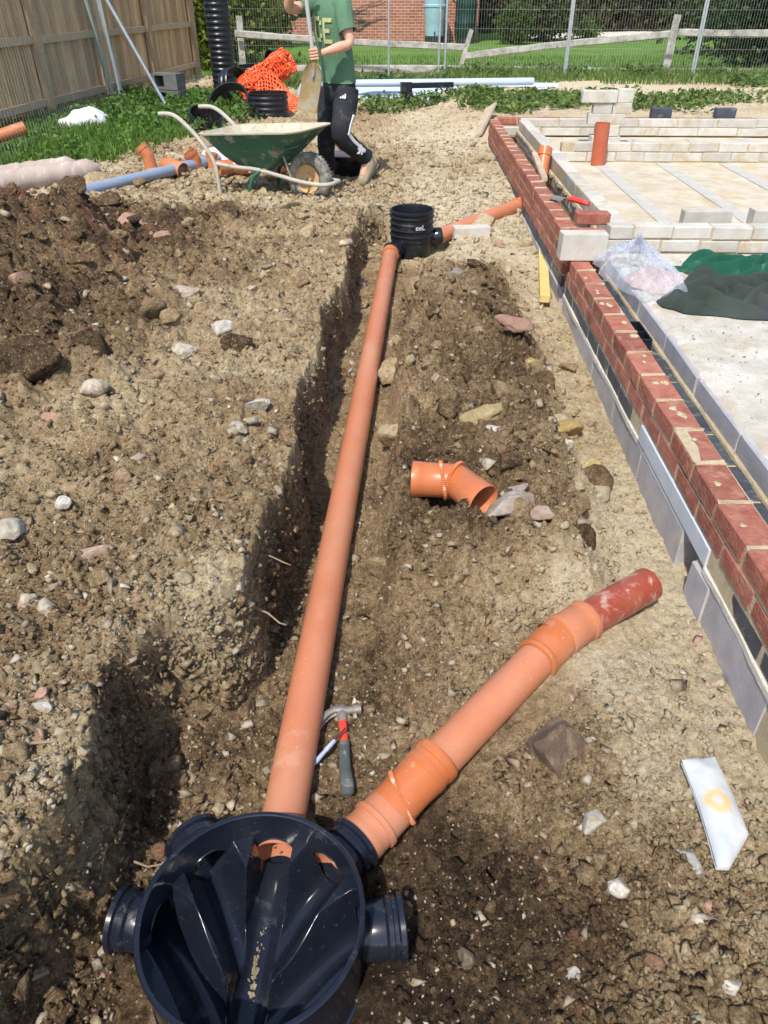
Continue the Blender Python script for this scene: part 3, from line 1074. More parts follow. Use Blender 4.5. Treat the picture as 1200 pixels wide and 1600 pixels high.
# inner leaf and floor, near room
inner = thing('block_wall', (1.22, 2.5, -.06), 'grey inner block leaf beside the cavity with a dark brick ledge', 'wall')
y = .5
while y < 4.34:
    b = min(y + .44, 4.36)
    put('block', (1.225, (y + b) / 2, NEAR_TOP - .058), (b - y, .10, .10), 'grey_block', inner, bev=.006, jit=.003)
    y = b + .008
course(inner, .5, 4.34, .285, .063, 'blue_brick', 'blue_brick', .07, wx=1.140, wd=.1025)
mb = MB()
mb.box((1.19, 2.42, .13), (.195, 3.84, .285))
mb.box((1.14, 2.42, .245), (.090, 3.84, .066))
P = []
n = 110
for i in range(n + 1):
    yy = .5 + 3.84 * i / n
    q = .004 + .004 * math.sin(i * .7) * math.sin(i * .23) + random.uniform(0, .002)
    P.append([(1.168 - q, yy, .284), (1.170 - q, yy, .288 + q), (1.173 - q * .4, yy, .294 + q), (1.178, yy, .297)])
mb.grid(P).build('mortar', 'mortar', inner, world=True)

floor = thing('floor', (3.0, 2.4, 0), 'dusty pale screed floor of the near room', None)
floor['kind'] = 'structure'
P = []
for j in range(91):
    yy = .4 + 4.0 * j / 90
    P.append([(xx, yy, 0) for xx in np.linspace(1.184, 5.0, 110)])
A = np.array(P)
A[:, :, 2] = NEAR_TOP - .003 + .006 * fbm(A[:, :, 0], A[:, :, 1], A[:, :, 0] * 0, 5, 4, .55, 5)
A[:, :, 2] += .007
A[:, 0, 0] += .012 * np.random.default_rng(3).uniform(-1, 1, len(A))
A[:, 0, 2] = NEAR_TOP - .012
mb = MB()
mb.grid(A.tolist())
mb.build('screed', 'pale_screed', floor, world=True, smooth=True)

cross = thing('block_wall', (3.1, 4.46, NEAR_TOP), 'two courses of pale blocks laid across behind the clothes and bag', 'wall')
for c, (zt, off) in enumerate(((NEAR_TOP + .152, 0), (NEAR_TOP + .074, .2))):
    x = 1.18 - (0 if c == 0 else 0)
    first = True
    while x < 5.0:
        L = (.13 if c == 0 else .30) if first else .215
        first = False
        put('block', (x + L / 2, 4.47, zt - .035), (L, .10, .070), 'pale_block', cross, 'x', bev=.005, jit=.003)
        x += L + .009
MB().box((3.1, 4.472, NEAR_TOP + .071), (3.8, .088, .148)).build('mortar', 'mortar', cross, world=True)

# far inner leaf, rooms behind
inner2 = thing('block_wall', (1.33, 7.0, -.06), 'long pale block leaf running back between cavity and far floor', 'wall')
y = 4.62
while y < 9.4:
    b = min(y + .44, 9.42)
    put('block', (1.335, (y + b) / 2, FAR_TOP - .05), (b - y, .11, .10), 'pale_block', inner2, bev=.006, jit=.003)
    put('block', (1.325, (y + b) / 2 + .1, FAR_TOP - .16), (min(b - y, .43), .11, .10), 'grey_block', inner2, bev=.006, jit=.003)
    y = b + .010
mb = MB()
mb.box((1.33, 7.02, FAR_TOP - .17), (.10, 4.8, .334))
P = []
for i in range(121):
    yy = 4.62 + 4.8 * i / 120
    q = random.uniform(0, .016)
    P.append([(1.275, yy, FAR_TOP - .098), (1.27 - q, yy, FAR_TOP - .105), (1.268 - q * 1.2, yy, FAR_TOP - .118 - q), (1.275, yy, FAR_TOP - .128)])
mb.grid(P).build('mortar', 'mortar', inner2, world=True)

floor2 = thing('floor', (4.5, 7.0, 0), 'dusty far floor of pale blocks between grey concrete beams', None)
floor2['kind'] = 'structure'
F2 = .288
mb = MB()
P = []
for j in range(61):
    yy = 4.6 + 4.85 * j / 60
    P.append([(xx, yy, 0) for xx in np.linspace(1.38, 8.2, 90)])
A = np.array(P)
A[:, :, 2] = F2 + .006 * fbm(A[:, :, 0], A[:, :, 1], A[:, :, 0] * 0, 4, 4, .55, 6)
mb.grid(A.tolist())
mb.build('screed', 'floor_screed', floor2, world=True, smooth=True)
for i in range(9):
    x = 1.86 + i * .60
    for (a, b) in ((5.02, 7.80), (7.98, 9.28)):
        xs = x + (0.12 if a > 7 else 0)
        me = brick_mesh('beam', b - a, .115, .02, 'floor_beam', 0, .002)
        o = bpy.data.objects.new('beam', me)
        o.location = Vector((xs, (a + b) / 2, F2 - .002)) - floor2.location
        link(o, floor2)

cross2 = thing('block_wall', (4.6, 7.9, F2), 'two courses of pale blocks across the middle of the far floor', 'wall')
for c, (zt, off) in enumerate(((F2 + .172, 0), (F2 + .086, .14))):
    x = 1.62 - off
    while x < 8.0:
        put('block', (x + .1325, 7.90, zt - .039), (.265, .10, .078), 'pale_block', cross2, 'x', bev=.005, jit=.003)
        x += .275
MB().box((4.75, 7.903, F2 + .082), (6.5, .088, .168)).build('mortar', 'mortar', cross2, world=True)

cross3 = thing('block_wall', (4.6, 9.40, F2), 'pale block wall at the far end under the black bricks', 'wall')
for c, (zt, off) in enumerate(((FAR_TOP + .012, 0), (FAR_TOP - .075, .2))):
    x = 1.30 - off
    while x < 8.1:
        put('block', (x + .215, 9.43, zt - .040), (.43, .10, .080), 'pale_block', cross3, 'x', bev=.005, jit=.003)
        x += .44
MB().box((4.7, 9.433, FAR_TOP - .076), (6.6, .088, .166)).build('mortar', 'mortar', cross3, world=True)

rear = thing('block_wall', (3.2, 4.83, F2), 'low row of pale blocks under the two loose blocks', 'wall')
x = 1.56
for L in (.43, .10, .30, .43, .43, .43, .43, .43):
    put('block', (x + L / 2, 4.86, F2 + .082), (L, .10, .09), 'pale_block', rear, 'x', bev=.005, jit=.003)
    x += L + .01
MB().box((3.1, 4.862, F2 + .06), (3.0, .085, .11)).build('mortar', 'mortar', rear, world=True)


def block_thing(name, c, d, rz, label, mat='pale_block', group=None, tilt=(0, 0), bev=.006):
    mb = MB()
    mb.box((0, 0, d[2] / 2), d, jit=.003)
    o = mb.build(name, mat, bevel=bev)
    o.location = c
    o.rotation_euler = (tilt[0], tilt[1], rz)
    return tag(o, label, 'block' if 'block' in name else 'brick', group)


block_thing('concrete_block', (1.005, 4.30, NEAR_TOP + .003), (.255, .11, .145), .02, 'pale grey block standing on edge at the step of the brick wall')
block_thing('concrete_block', (1.87, 4.86, F2 + .130), (.29, .10, .115), -.03, 'loose pale block on the low row, left of the pair')
block_thing('concrete_block', (2.33, 4.88, F2 + .130), (.36, .10, .115), .03, 'loose pale block on the low row at the right picture edge')
for (x, y, z, d, lab) in ((2.12, 8.80, F2 + .002, (.30, .21, .10), 'bottom pale block of the small stack on the far floor'),
                          (2.13, 8.82, F2 + .104, (.215, .21, .10), 'second pale block up in the small stack on the far floor'),
                          (2.10, 8.80, F2 + .206, (.38, .10, .10), 'middle long pale block of the small far stack'),
                          (2.05, 8.82, F2 + .308, (.19, .11, .10), 'left short pale block under the top of the far stack'),
                          (2.25, 8.82, F2 + .308, (.19, .11, .10), 'right short pale block under the top of the far stack'),
                          (2.00, 8.80, F2 + .410, (.36, .11, .11), 'top left pale block of the far stack'),
                          (2.27, 8.82, F2 + .410, (.16, .11, .125), 'top right small pale block of the far stack')):
    block_thing('concrete_block', (x, y, z), d, random.uniform(-.04, .04), lab, group='stack of blocks on the far floor')
for (x, lab) in ((2.90, 'black brick on the far wall nearer the block stack'), (3.62, 'black brick on the far wall, right of the other one')):
    o = block_thing('black_brick', (x, 9.58, FAR_TOP + .002), (.225, .105, .10), .03, lab, 'blue_brick', 'black bricks on the far wall')
block_thing('concrete_block', (3.85, 7.90, F2 + .174), (.10, .22, .11), 0, 'small pale block end on the middle far wall at the picture edge')

# ------------------------------------------------------------------ near inspection chamber
random.seed(5)
CX, CY, RIM = -.288, .745, .098
RO, RI, FLOOR = .2235, .2185, -.150
chamber = thing('inspection_chamber', (CX, CY, FLOOR), 'large open black plastic chamber base with channels at the bottom of the photo', 'drain chamber')
INV = -.098                                   # channel invert, world height
SPIG = [(88.0, -.040), (51.0, -.028), (129.0, -.028), (9.0, -.028), (171.0, -.028)]


def wall_with_holes(rad, hole_r, flip):
    nth, nzz = 300, 36
    zs = np.linspace(FLOOR, RIM, nzz)
    th = np.arange(nth) * 2 * PI / nth
    T, Z = np.meshgrid(th, zs)

    def dist(T, Z):
        best, who = np.full(T.shape, 9.0), np.zeros(T.shape, int)
        for i, (a, zc) in enumerate(SPIG):
            da = (T - R(a) + PI) % (2 * PI) - PI
            d = np.hypot(np.where(np.abs(da) < 1.2, rad * np.sin(np.clip(da, -1.5, 1.5)), 9), Z - zc)
            who = np.where(d < best, i, who)
            best = np.minimum(best, d)
        return best, who

    q = np.arange(nth)
    Tc = (T[:-1] + PI / nth)
    Zc = (Z[:-1] + Z[1:]) / 2
    keep = dist(Tc, Zc)[0] > hole_r
    touch_k, touch_r = np.zeros(T.shape, bool), np.zeros(T.shape, bool)
    for dj in (0, 1):
        for di in (0, 1):
            kk = np.roll(keep, di, axis=1)
            touch_k[dj:nzz - 1 + dj] |= kk
            touch_r[dj:nzz - 1 + dj] |= ~kk
    edge = touch_k & touch_r
    D, Wh = dist(T, Z)
    for j, i in zip(*np.where(edge)):
        a, zc = SPIG[Wh[j, i]]
        da = (T[j, i] - R(a) + PI) % (2 * PI) - PI
        u, v = rad * math.sin(da), Z[j, i] - zc
        L = math.hypot(u, v) or 1
        T[j, i] = R(a) + math.asin(u / L * hole_r / rad)
        Z[j, i] = zc + v / L * hole_r
    V = np.stack([CX + rad * np.cos(T), CY + rad * np.sin(T), Z], -1).reshape(-1, 3)
    F = []
    for j in range(nzz - 1):
        for i in range(nth):
            if keep[j, i]:
                i2 = (i + 1) % nth
                f = (j * nth + i, j * nth + i2, (j + 1) * nth + i2, (j + 1) * nth + i)
                F.append(f[::-1] if flip else f)
    return V.tolist(), F


mb = MB()
mb.add(*wall_with_holes(RO, .0555, False))
mb.build('side_wall', 'black_plastic', chamber, True, True)
mb = MB()
mb.add(*wall_with_holes(RI, .0500, True))
mb.build('inner_wall', 'black_plastic', chamber, True, True)
mb = MB()
mb.lathe([(RI, RIM - .002), (RI, RIM + .002), (RI + .002, RIM + .004), (RO + .004, RIM + .004), (RO + .007, RIM + .001), (RO + .007, RIM - .010), (RO + .003, RIM - .013), (RO, RIM - .013)], 160, (CX, CY, 0))
mb.lathe([(RO, -.105), (RO + .005, -.107), (RO + .005, -.115), (RO, -.117)], 120, (CX, CY, 0))
mb.build('rim', 'black_plastic', chamber, True, True)

# moulded channels and benching
chan = []
m0, m1 = Vector((math.cos(R(88)), math.sin(R(88)))) * .23, Vector((math.cos(R(268)), math.sin(R(268)))) * .23
chan.append(([m0.lerp(m1, i / 30) for i in range(31)], INV))
for (a, join, lift) in ((51, -.070, .014), (129, -.075, .014), (11, -.215, .018), (169, -.225, .018)):
    p0 = Vector((math.cos(R(a)), math.sin(R(a)))) * .23
    p2 = Vector((math.cos(R(268)), math.sin(R(268)))) * (-join)
    p1 = p0 * .42 + Vector((0, join * .18)) if abs(join) < .1 else Vector((p0.x * .50, -.035))
    chan.append(([p0 * (1 - t) ** 2 + p1 * 2 * t * (1 - t) + p2 * t * t for t in [i / 24 for i in range(25)]], INV + lift))
nr, nth = 110, 420
rr = np.linspace(0, 1, nr) ** .8 * RI
th = np.arange(nth + 1) * 2 * PI / nth
TH, RR = np.meshgrid(th, rr)
X, Y = RR * np.cos(TH), RR * np.sin(TH)
bench = INV + .040 + .084 * np.clip((RR - .030) / .105, 0, 1)
Zt = bench.copy()
for pts, inv in chan:
    d = np.full(X.shape, 9.0)
    for p, q in zip(pts[:-1], pts[1:]):
        ex, ey = q.x - p.x, q.y - p.y
        t = np.clip(((X - p.x) * ex + (Y - p.y) * ey) / (ex * ex + ey * ey + 1e-12), 0, 1)
        d = np.minimum(d, np.hypot(X - p.x - t * ex, Y - p.y - t * ey))
    main = inv == INV
    rc, slope = (.042, 14.0) if main else (.026, 2.3)
    rise = .012 * RR / RI
    prof = np.where(d < rc * .96, inv + rise + rc - np.sqrt(np.maximum(rc * rc - d * d, 0)), inv + rise + .72 * rc + (d - rc * .96) * slope)
    h = np.clip((Zt - prof) / .007, -1, 1) * .5 + .5
    Zt = np.where(np.abs(Zt - prof) < .007, Zt * (1 - h) + prof * h - .007 * h * (1 - h) * .6, np.minimum(Zt, prof))
P = np.stack([CX + X, CY + Y, Zt], -1)
mb = MB()
mb.grid(P.tolist())
mb.build('benching', 'black_plastic', chamber, True, True, auto=80)
# dried mud left along the main channel
mb = MB()
for i in range(90):
    t = random.random()
    s = random.uniform(.0010, .0034) * (1.5 if .45 < t < .7 else .8)
    c = Vector((CX - .006, CY, INV + .004)) + Vector((random.gauss(0, .006), .16 - .34 * t, 0))
    mb.box(c, (s * 1.4, s * 2.6, s * .6), (random.uniform(-.3, .3), random.uniform(-.3, .3), random.uniform(-.5, .5)), jit=s * .35)
mb.build('dried_mud', 'mud', chamber, world=True)['kind'] = 'stuff'
for i, (a, zc) in enumerate(SPIG):
    ax = Vector((math.cos(R(a)), math.sin(R(a)), 0))
    mb = MB()
    L = (.05, .085, .090, .088, .09)[i]
    prof = [(.0555, RO - .008), (.060, RO + .002), (.060, RO + L - .040), (.066, RO + L - .034), (.066, RO + L - .024), (.063, RO + L - .022), (.063, RO + L - .014),
            (.070, RO + L - .010), (.071, RO + L), (.066, RO + L + .003), (.0585, RO + L), (.0575, RO + L - .05), (.052, RO + L - .055), (.050, RI)]
    mb.lathe(prof, 64, (CX, CY, zc), ax)
    mb.build('spigot', 'black_plastic', chamber, True, True)


chamber.rotation_euler = (R(-2.0), 0, 0)          # it sits slightly tipped in the pit


# ------------------------------------------------------------------ drain pipes and fittings
def hollow(mb, a, b, r, th=.0036, n=48, mi=0):
    a, b = Vector(a), Vector(b)
    L = (b - a).length
    mb.lathe([(r, 0), (r, L), (r - th, L), (r - th, 0)], n, a, b - a, closed=True, mi=mi)
    return mb


def profile(mb, a, b, prof, n=56):
    """prof: (distance from a, radius)"""
    a, b = Vector(a), Vector(b)
    mb.lathe([(r, h) for h, r in prof], n, a, b - a)
    return mb


def gear(mb, c, ax, r0, r1, h, teeth=64, depth=.0016):
    ax = Vector(ax).normalized()
    a = ax.orthogonal().normalized()
    b = ax.cross(a)
    c = Vector(c)
    n = teeth * 2
    k = len(mb.v)
    for (hh, rr, tooth) in ((-h / 2, r0, 0), (-h / 2, r1, 0), (-h * .3, r1 + depth, 1), (h * .3, r1 + depth, 1), (h / 2, r1, 0), (h / 2, r0, 0)):
        for j in range(n):
            an = 2 * PI * j / n
            q = rr - (depth * 1.6 if tooth and j % 2 else 0)
            mb.v.append(tuple(c + ax * hh + (a * math.cos(an) + b * math.sin(an)) * q))
    for i in range(5):
        for j in range(n):
            q = (j + 1) % n
            mb.f.append((k + i * n + j, k + i * n + q, k + (i + 1) * n + q, k + (i + 1) * n + j))
            mb.m.append(0)
    return mb


# the long run up the trench
PA = Vector((CX + math.cos(R(88)) * .222, CY + math.sin(R(88)) * .221, -.056))
PB = Vector((-.098, 5.47, .075))
mb = MB()
pm = PA.lerp(PB, .055)
hollow(mb, PA, PB, .055)
o = mb.build('drain_pipe', 'pale_orange_plastic', smooth=True)
tag(o, 'long straight orange drain pipe lying up the middle of the trench', 'pipe')

# the slanting branch: bend, pipe, coupling, dark stub
UR = Vector((math.cos(R(51)), math.sin(R(51)), 0))
B0 = Vector((CX, CY, -.038)) + UR * .29
B1 = Vector((-.012, 1.072, -.022))
B2 = Vector((.120, 1.208, .018))
D2 = (Vector((.4786, 1.5947, .062)) - B2).normalized()
B3 = B2
C0 = Vector((.410, 1.520, .055))
C1 = Vector((.4786, 1.5947, .062))
C2 = Vector((.576, 1.668, .070))
E0 = Vector((.7946, 1.820, .080))
bend = thing('pipe_bend', tuple(B1), 'bright orange adjustable bend joined to the right of the large chamber', 'pipe bend')
mb = MB()
ax1 = (B1 - B0).normalized()
hollow(mb, B0 - UR * .064, B0 + UR * .0, .0545)
profile(mb, B0 - ax1 * .02, B1 + ax1 * .02, [(0, .0545), (.050, .0545), (.052, .0600), (.070, .0612), (.0725, .0600), (.085, .0600), (.098, .0595), (.1, .0650), (.112, .0655), (.114, .060), (.135, .0596), (.200, .0590)])
mb.build('socket', 'pale_orange_plastic', bend, True, True)
mb = MB()
profile(mb, B1 - D2 * .015, B2, [(0, .0585), (.045, .0588), (.10, .059), (.112, .0605), (.13, .061), (.131, .0625), (.150, .0625), (.151, .0608), (.168, .0608), (.169, .0640), (.180, .0650), (.192, .0640), (.193, .0560)])
mb.build('body', 'bright_orange_plastic', bend, True, True)
mb = MB()
gear(mb, B1 + D2 * .042, (D2 + Vector((.46, -.32, .32))).normalized(), .055, .0685, .013)
mb.build('serrated_ring', 'bright_orange_plastic', bend, False, True)

mb = MB()
hollow(mb, B1 + D2 * .10, C0 + D2 * .06, .055)
o = mb.build('drain_pipe', 'pale_orange_plastic', smooth=True)
tag(o, 'short slanting orange pipe between the bend and the coupling', 'pipe')

coup = thing('pipe_coupling', tuple(C1), 'orange double socket coupling on the slanting branch next to the dark red pipe', 'pipe coupling')
DC = (C2 - C1).normalized()
mb = MB()
profile(mb, C0 - D2 * .02, C1, [(0, .055), (.002, .0635), (.010, .0650), (.018, .0635), (.020, .0612), (.055, .0612), (.057, .0618), (.075, .0618), (.125, .0612)])
mb.build('socket', 'bright_orange_plastic', coup, True, True)
mb = MB()
profile(mb, C1 - DC * .035, C2, [(0, .0605), (.035, .0610), (.037, .0655), (.047, .0660), (.049, .0625), (.060, .0620), (.100, .0618), (.104, .0600), (.128, .0600), (.130, .0640), (.146, .0650), (.150, .0630), (.151, .0550)])
mb.build('collar', 'pale_orange_plastic', coup, True, True)

mb = MB()
a, b = C2 - DC * .05, E0
DE = (b - a).normalized()
hollow(mb, a, b, .0552)
o = mb.build('drain_pipe', 'dark_red_plastic', smooth=True)
tag(o, 'scuffed dark red pipe stub ending in the soil by the wall', 'pipe')

# loose double bend on the mound
LZ0 = .215
g0 = gh(.12, 2.17)
LZ0 = max(gh(a_, b_) for a_, b_ in ((.05, 2.19), (.10, 2.14), (.15, 2.18), (.2, 2.12), (.25, 2.06), (.28, 2.0))) + .036
lb = thing('pipe_bend', (.16, 2.17, g0), 'loose orange pipe bend lying on the rubble between trench and wall', 'pipe bend')
Q0, Q1, Q2 = Vector((.042, 2.165, LZ0)), Vector((.193, 2.148, LZ0 + .004)), Vector((.278, 2.035, LZ0 - .004))
d01, d12 = (Q1 - Q0).normalized(), (Q2 - Q1).normalized()
mb = MB()
profile(mb, Q0, Q1 + d01 * .01, [(.004, .0575), (0, .060), (.001, .0620), (.030, .0622), (.032, .0607), (.062, .0607), (.064, .0600), (.092, .0597), (.16, .0585)])
mb.lathe([(.058, .004), (.0555, .02), (.0555, .13)], 48, Q0, d01)
mb.build('body', 'bright_orange_plastic', lb, True, True)
mb = MB()
profile(mb, Q1 - d12 * .01, Q2, [(0, .0560), (.01, .0585), (.085, .0600), (.087, .0613), (.150, .0618), (.1515, .0600), (.1500, .0580), (.145, .0570), (.140, .0548), (.02, .0540)])
mb.build('open_socket', 'bright_orange_plastic', lb, True, True)
for (c, ax) in ((Q0 + d01 * .105, (d01 + Vector((-.05, .16, .12)))), (Q1 - d12 * .004, (d01 * .55 + d12 * .75))):
    mb = MB()
    gear(mb, c, ax, .055, .0680, .013)
    mb.build('serrated_ring', 'bright_orange_plastic', lb, False, True)

# ------------------------------------------------------------------ far chamber with ribbed riser
FCX, FCY = .057, 5.70
fc = thing('inspection_chamber', (FCX, FCY, .0), 'small black ribbed chamber standing at the far end of the trench', 'drain chamber')
prof = [(.150, .335), (.157, .337), (.164, .333), (.164, .318), (.156, .314)]
z = .300
while z > .17:
    prof += [(.156, z), (.164, z - .006), (.165, z - .012), (.156, z - .018)]
    z -= .042
prof += [(.154, .155), (.150, .15)]
mb = MB()
mb.lathe(prof, 64, (FCX, FCY, 0))
mb.lathe([(.150, .335), (.147, .32), (.147, .05), (.0, .045)], 64, (FCX, FCY, 0))
mb.build('riser', 'black_ring_plastic', fc, True, True, auto=30)
mb = MB()
mb.lathe([(.150, .16), (.158, .158), (.158, .125), (.150, .12), (.150, .02), (.140, .0), (0, 0)], 64, (FCX, FCY, 0))
mb.build('base', 'black_ring_plastic', fc, True, True)
for (dx, dy, zc, L) in ((-.62, -.78, .078, .105), (.95, .28, .125, .075)):
    mb = MB()
    ax = Vector((dx, dy, 0)).normalized()
    mb.lathe([(.058, .11), (.060, .15 + L * .3), (.066, .15 + L * .4), (.066, .15 + L), (.056, .15 + L)], 40, (FCX, FCY, zc), ax)
    mb.build('spigot', 'black_plastic', fc, True, True)
cu = bpy.data.curves.new('chalk_marks', 'FONT')
cu.body = 'eeL'
cu.size = .052
cu.extrude = 0
tmp = bpy.data.objects.new('tmp', cu)
C.objects.link(tmp)
dg = bpy.context.evaluated_depsgraph_get()
me = bpy.data.meshes.new_from_object(tmp.evaluated_get(dg))
bpy.data.objects.remove(tmp)
for v in me.vertices:
    an = R(-78) + (v.co.x - .01) / .168
    v.co = Vector((FCX + .1672 * math.cos(an), FCY + .1672 * math.sin(an), .222 + v.co.y)) - fc.location
me.materials.append(MATS['chalk'])
link(bpy.data.objects.new('chalk_marks', me), fc)

mb = MB()
s0, s1 = Vector((FCX + .20, FCY + .06, .125)), Vector((1.02, 6.50, .215))
ds = (s1 - s0).normalized()
hollow(mb, s0, s1 - ds * .13, .055)
o = mb.build('drain_pipe', 'pale_orange_plastic', smooth=True)
tag(o, 'orange pipe running from the small far chamber towards the brick wall', 'pipe')
mb = MB()
profile(mb, s1 - ds * .16, s1, [(0, .0555), (.002, .064), (.02, .065), (.022, .061), (.09, .061), (.092, .064), (.11, .064), (.16, .060), (.16, .0)])
o = mb.build('pipe_coupling', 'orange_plastic', smooth=True)
tag(o, 'orange coupling at the wall end of the far side pipe', 'pipe coupling')
mb = MB()
hollow(mb, PB - (PB - PA).normalized() * .06, PB + (PB - PA).normalized() * .02, .0625, .006)
o = mb.build('pipe_coupling', 'orange_plastic', smooth=True)
tag(o, 'orange collar where the long pipe meets the small far chamber', 'pipe coupling')
block_thing('concrete_block', (.50, 5.72, gh(.5, 5.72) - .01), (.27, .10, .075), .12, 'pale block lying beside the far side pipe')

# ------------------------------------------------------------------ hammer and screwdriver
hz = float(max(gsample(FZ, -.14, 1.25), gsample(FZ, -.125, 1.15), gsample(FZ, -.15, 1.38))) + .012
hm = thing('hammer', (-.122, 1.137, hz), 'claw hammer with red and black handle lying beside the long pipe', 'hammer', R(7.5))
mb = MB()
mb.tube([(0, 0, 0), (0, .006, 0), (0, .03, 0), (-.002, .08, 0), (-.001, .14, 0), (0, .165, 0)], [.010, .0165, .0185, .0155, .0148, .0150], 16, ry=.72)
mb.build('grip', 'rubber_grip', hm, True)
mb = MB()
mb.tube([(0, .16, 0), (0, .20, 0), (0, .245, 0)], [.0125, .0115, .0118], 14, ry=.75)
mb.build('handle', 'red_paint', hm, True)
mb = MB()
mb.tube([(0, .235, 0), (0, .25, 0), (0, .275, 0), (0, .29, 0)], [.0125, .0155, .017, .013], 14, ry=.8)
mb.tube([(0, .272, 0), (.02, .274, 0), (.034, .275, 0), (.0345, .275, 0), (.054, .276, 0), (.056, .276, 0)], [.0145, .0125, .0115, .0150, .0155, .0135], 18)
mb.build('head', 'dull_steel', hm, True)
for sgn in (-1, 1):
    mb = MB()
    mb.tube([(.004, .276, sgn * .007), (-.022, .276, sgn * .0085), (-.044, .262, sgn * .009), (-.060, .240, sgn * .0095), (-.068, .222, sgn * .010)], [.0125, .0110, .0095, .0070, .0032], 10, ry=.62)
    mb.build('claw', 'dull_steel', hm, True)
sd = thing('screwdriver', (-.219, 1.225, hz + .010), 'small blue handled screwdriver lying across the hammer handle', 'screwdriver', 0)
mb = MB()
a, b = Vector((-.222, 1.222, hz + .004)), Vector((-.168, 1.290, hz + .022))
d = (b - a)
mb.tube([a + d * t for t in (0, .04, .25, .45, .55, .62, .9, 1)], [.004, .0068, .0068, .0060, .0052, .0066, .0062, .0045], 12)
mb.build('handle', 'blue_grip', sd, True, True)
mb = MB()
mb.tube([b, b + d * .5], .0028, 10)
mb.build('shaft', 'shaft_black', sd, True, True)

# ------------------------------------------------------------------ things lying by the wall
mb = MB()
z0, z1 = gh(.84, 4.36) + .02, gh(1.0, 5.7) + .025
zb = max(float(gsample(FZ, .842 + .193 * t_, 4.35 + 1.43 * t_)) for t_ in (0, .2, .4, .6, .8, 1))
mb.bar((.842, 4.35, zb + .012), (1.035, 5.78, zb + .020), .058, .042)
o = mb.build('timber_batten', 'yellow_timber', bevel=.002)
tag(o, 'yellowish sawn timber batten lying beside the brick wall', 'batten')


def sack_mat():
    m, n, b = new_mat('stained_sack')
    v = tex_coord(n, 'Object')
    f = noise(n, v, 9, 5, 0.6)
    col = ramp(n, f, [(0.3, (0.44, 0.48, 0.51)), (0.7, (0.55, 0.56, 0.56))])
    mp = n.nodes.new('ShaderNodeMapping')
    mp.inputs['Location'].default_value = (.004, -.010, 0)
    mp.inputs['Scale'].default_value = (1, 1, 0)
    n.links.new(v, mp.inputs['Vector'])
    ln = n.nodes.new('ShaderNodeVectorMath')
    ln.operation = 'LENGTH'
    n.links.new(mp.outputs[0], ln.inputs[0])
    wob = mth(n, 'ADD', ln.outputs['Value'], mth(n, 'MULTIPLY', mth(n, 'SUBTRACT', noise(n, v, 40, 4, .6), .5), .03))
    ring = ramp(n, wob, [(0.006, 0.15), (0.016, 1.0), (0.026, 0.75), (0.036, 0.0)])
    col = mix(n, mth(n, 'MULTIPLY', ring, .8), col, (0.72, 0.44, 0.10))
    st = ramp(n, noise(n, v, 26, 5, .7), [(0.55, 0.0), (0.75, 0.5)])
    col = mix(n, st, col, (0.66, 0.58, 0.42))
    n.links.new(col, b.inputs['Base Color'])
    setin(b, Roughness=.45)
    bump(n, b, noise(n, v, 30, 4, .6), .4, .006)


sack_mat()
P = []
for i in range(33):
    v = i / 32
    yl = 1.172 + (.905 - 1.172) * v
    xl = .711 + .006 * math.sin(v * 3) - .001 * v
    xr = .797 + .012 * math.sin(v * PI * .8) if v < .72 else .797 + .012 * math.sin(.72 * PI * .8) - (v - .72) / .28 * .070
    row = []
    for j in range(17):
        u = j / 16
        x = xl + (max(xr, xl + .012) - xl) * u
        y = yl + .014 * u * (1 - v)
        edge = (math.sin(PI * u) ** .6) * (math.sin(PI * min(max(v, .0), 1)) ** .5 + .05)
        row.append([x, y, .006 + .020 * edge])
    P.append(row)
A = np.array(P)
gz0 = gsample(gz, A[:, :, 0] * 0 + .755, A[:, :, 1] * 0 + 1.04) + .012
A[:, :, 2] += gz0 + .014 + (1.04 - A[:, :, 1]) * -.06 + .006 * fbm(A[:, :, 0], A[:, :, 1], A[:, :, 0] * 0, 22, 3, .5, 4)
mb = MB()
mb.grid(A.tolist())
B = A.copy()
B[:, :, 2] = A[:, :, 2] * 0 + (A[:, :1, 2] + A[:, -1:, 2]) / 2 - .010
mb.grid(B.tolist())
o = mb.build('plastic_sachet', 'stained_sack', smooth=True, auto=60)
tag(o, 'white plastic sachet with yellow stain on the sandy strip by the wall', 'sachet')


def blob(name, mat, cx, cy, z0, rx, ry, h, rot, fold, nu=110, nv=90, parent=None, edge=.10, seed=0, pw=.55, thick=True):
    """a crumpled cloth-like heap: folded top over a closed underside"""
    u = np.linspace(-1, 1, nu)
    v = np.linspace(-1, 1, nv)
    U, W = np.meshgrid(u, v)
    # square to disc
    X = U * np.sqrt(np.clip(1 - W * W / 2, 0, 1))
    Y = W * np.sqrt(np.clip(1 - U * U / 2, 0, 1))
    an = np.arctan2(Y, X)
    wob = 1 + edge * fbm(np.cos(an) * 1.5 + seed, np.sin(an) * 1.5, an * 0, 1.6, 3, .55, seed)
    rho = np.clip(np.hypot(X, Y), 0, 1)
    Z = np.clip(1 - rho ** 2, 0, 1) ** pw
    Z = Z * h * fold(X, Y, rho)
    x, y = X * rx * wob, Y * ry * wob
    c, s = math.cos(rot), math.sin(rot)
    P = np.stack([cx + x * c - y * s, cy + x * s + y * c, z0 + .004 + Z], -1)
    mb = MB()
    mb.grid(P.tolist())
    if thick:
        Q = P.copy()
        Q[:, :, 2] = z0 + .001
        mb.grid(Q[::4, ::4].tolist())
    return mb.build(name, mat, parent, True, parent is not None, auto=75)


def ridged(X, Y, f, s, a=1.0, b=1.0):
    return 1 - np.abs(fbm(X * a, Y * b, X * 0, f, 3, .5, s)) * 1.8


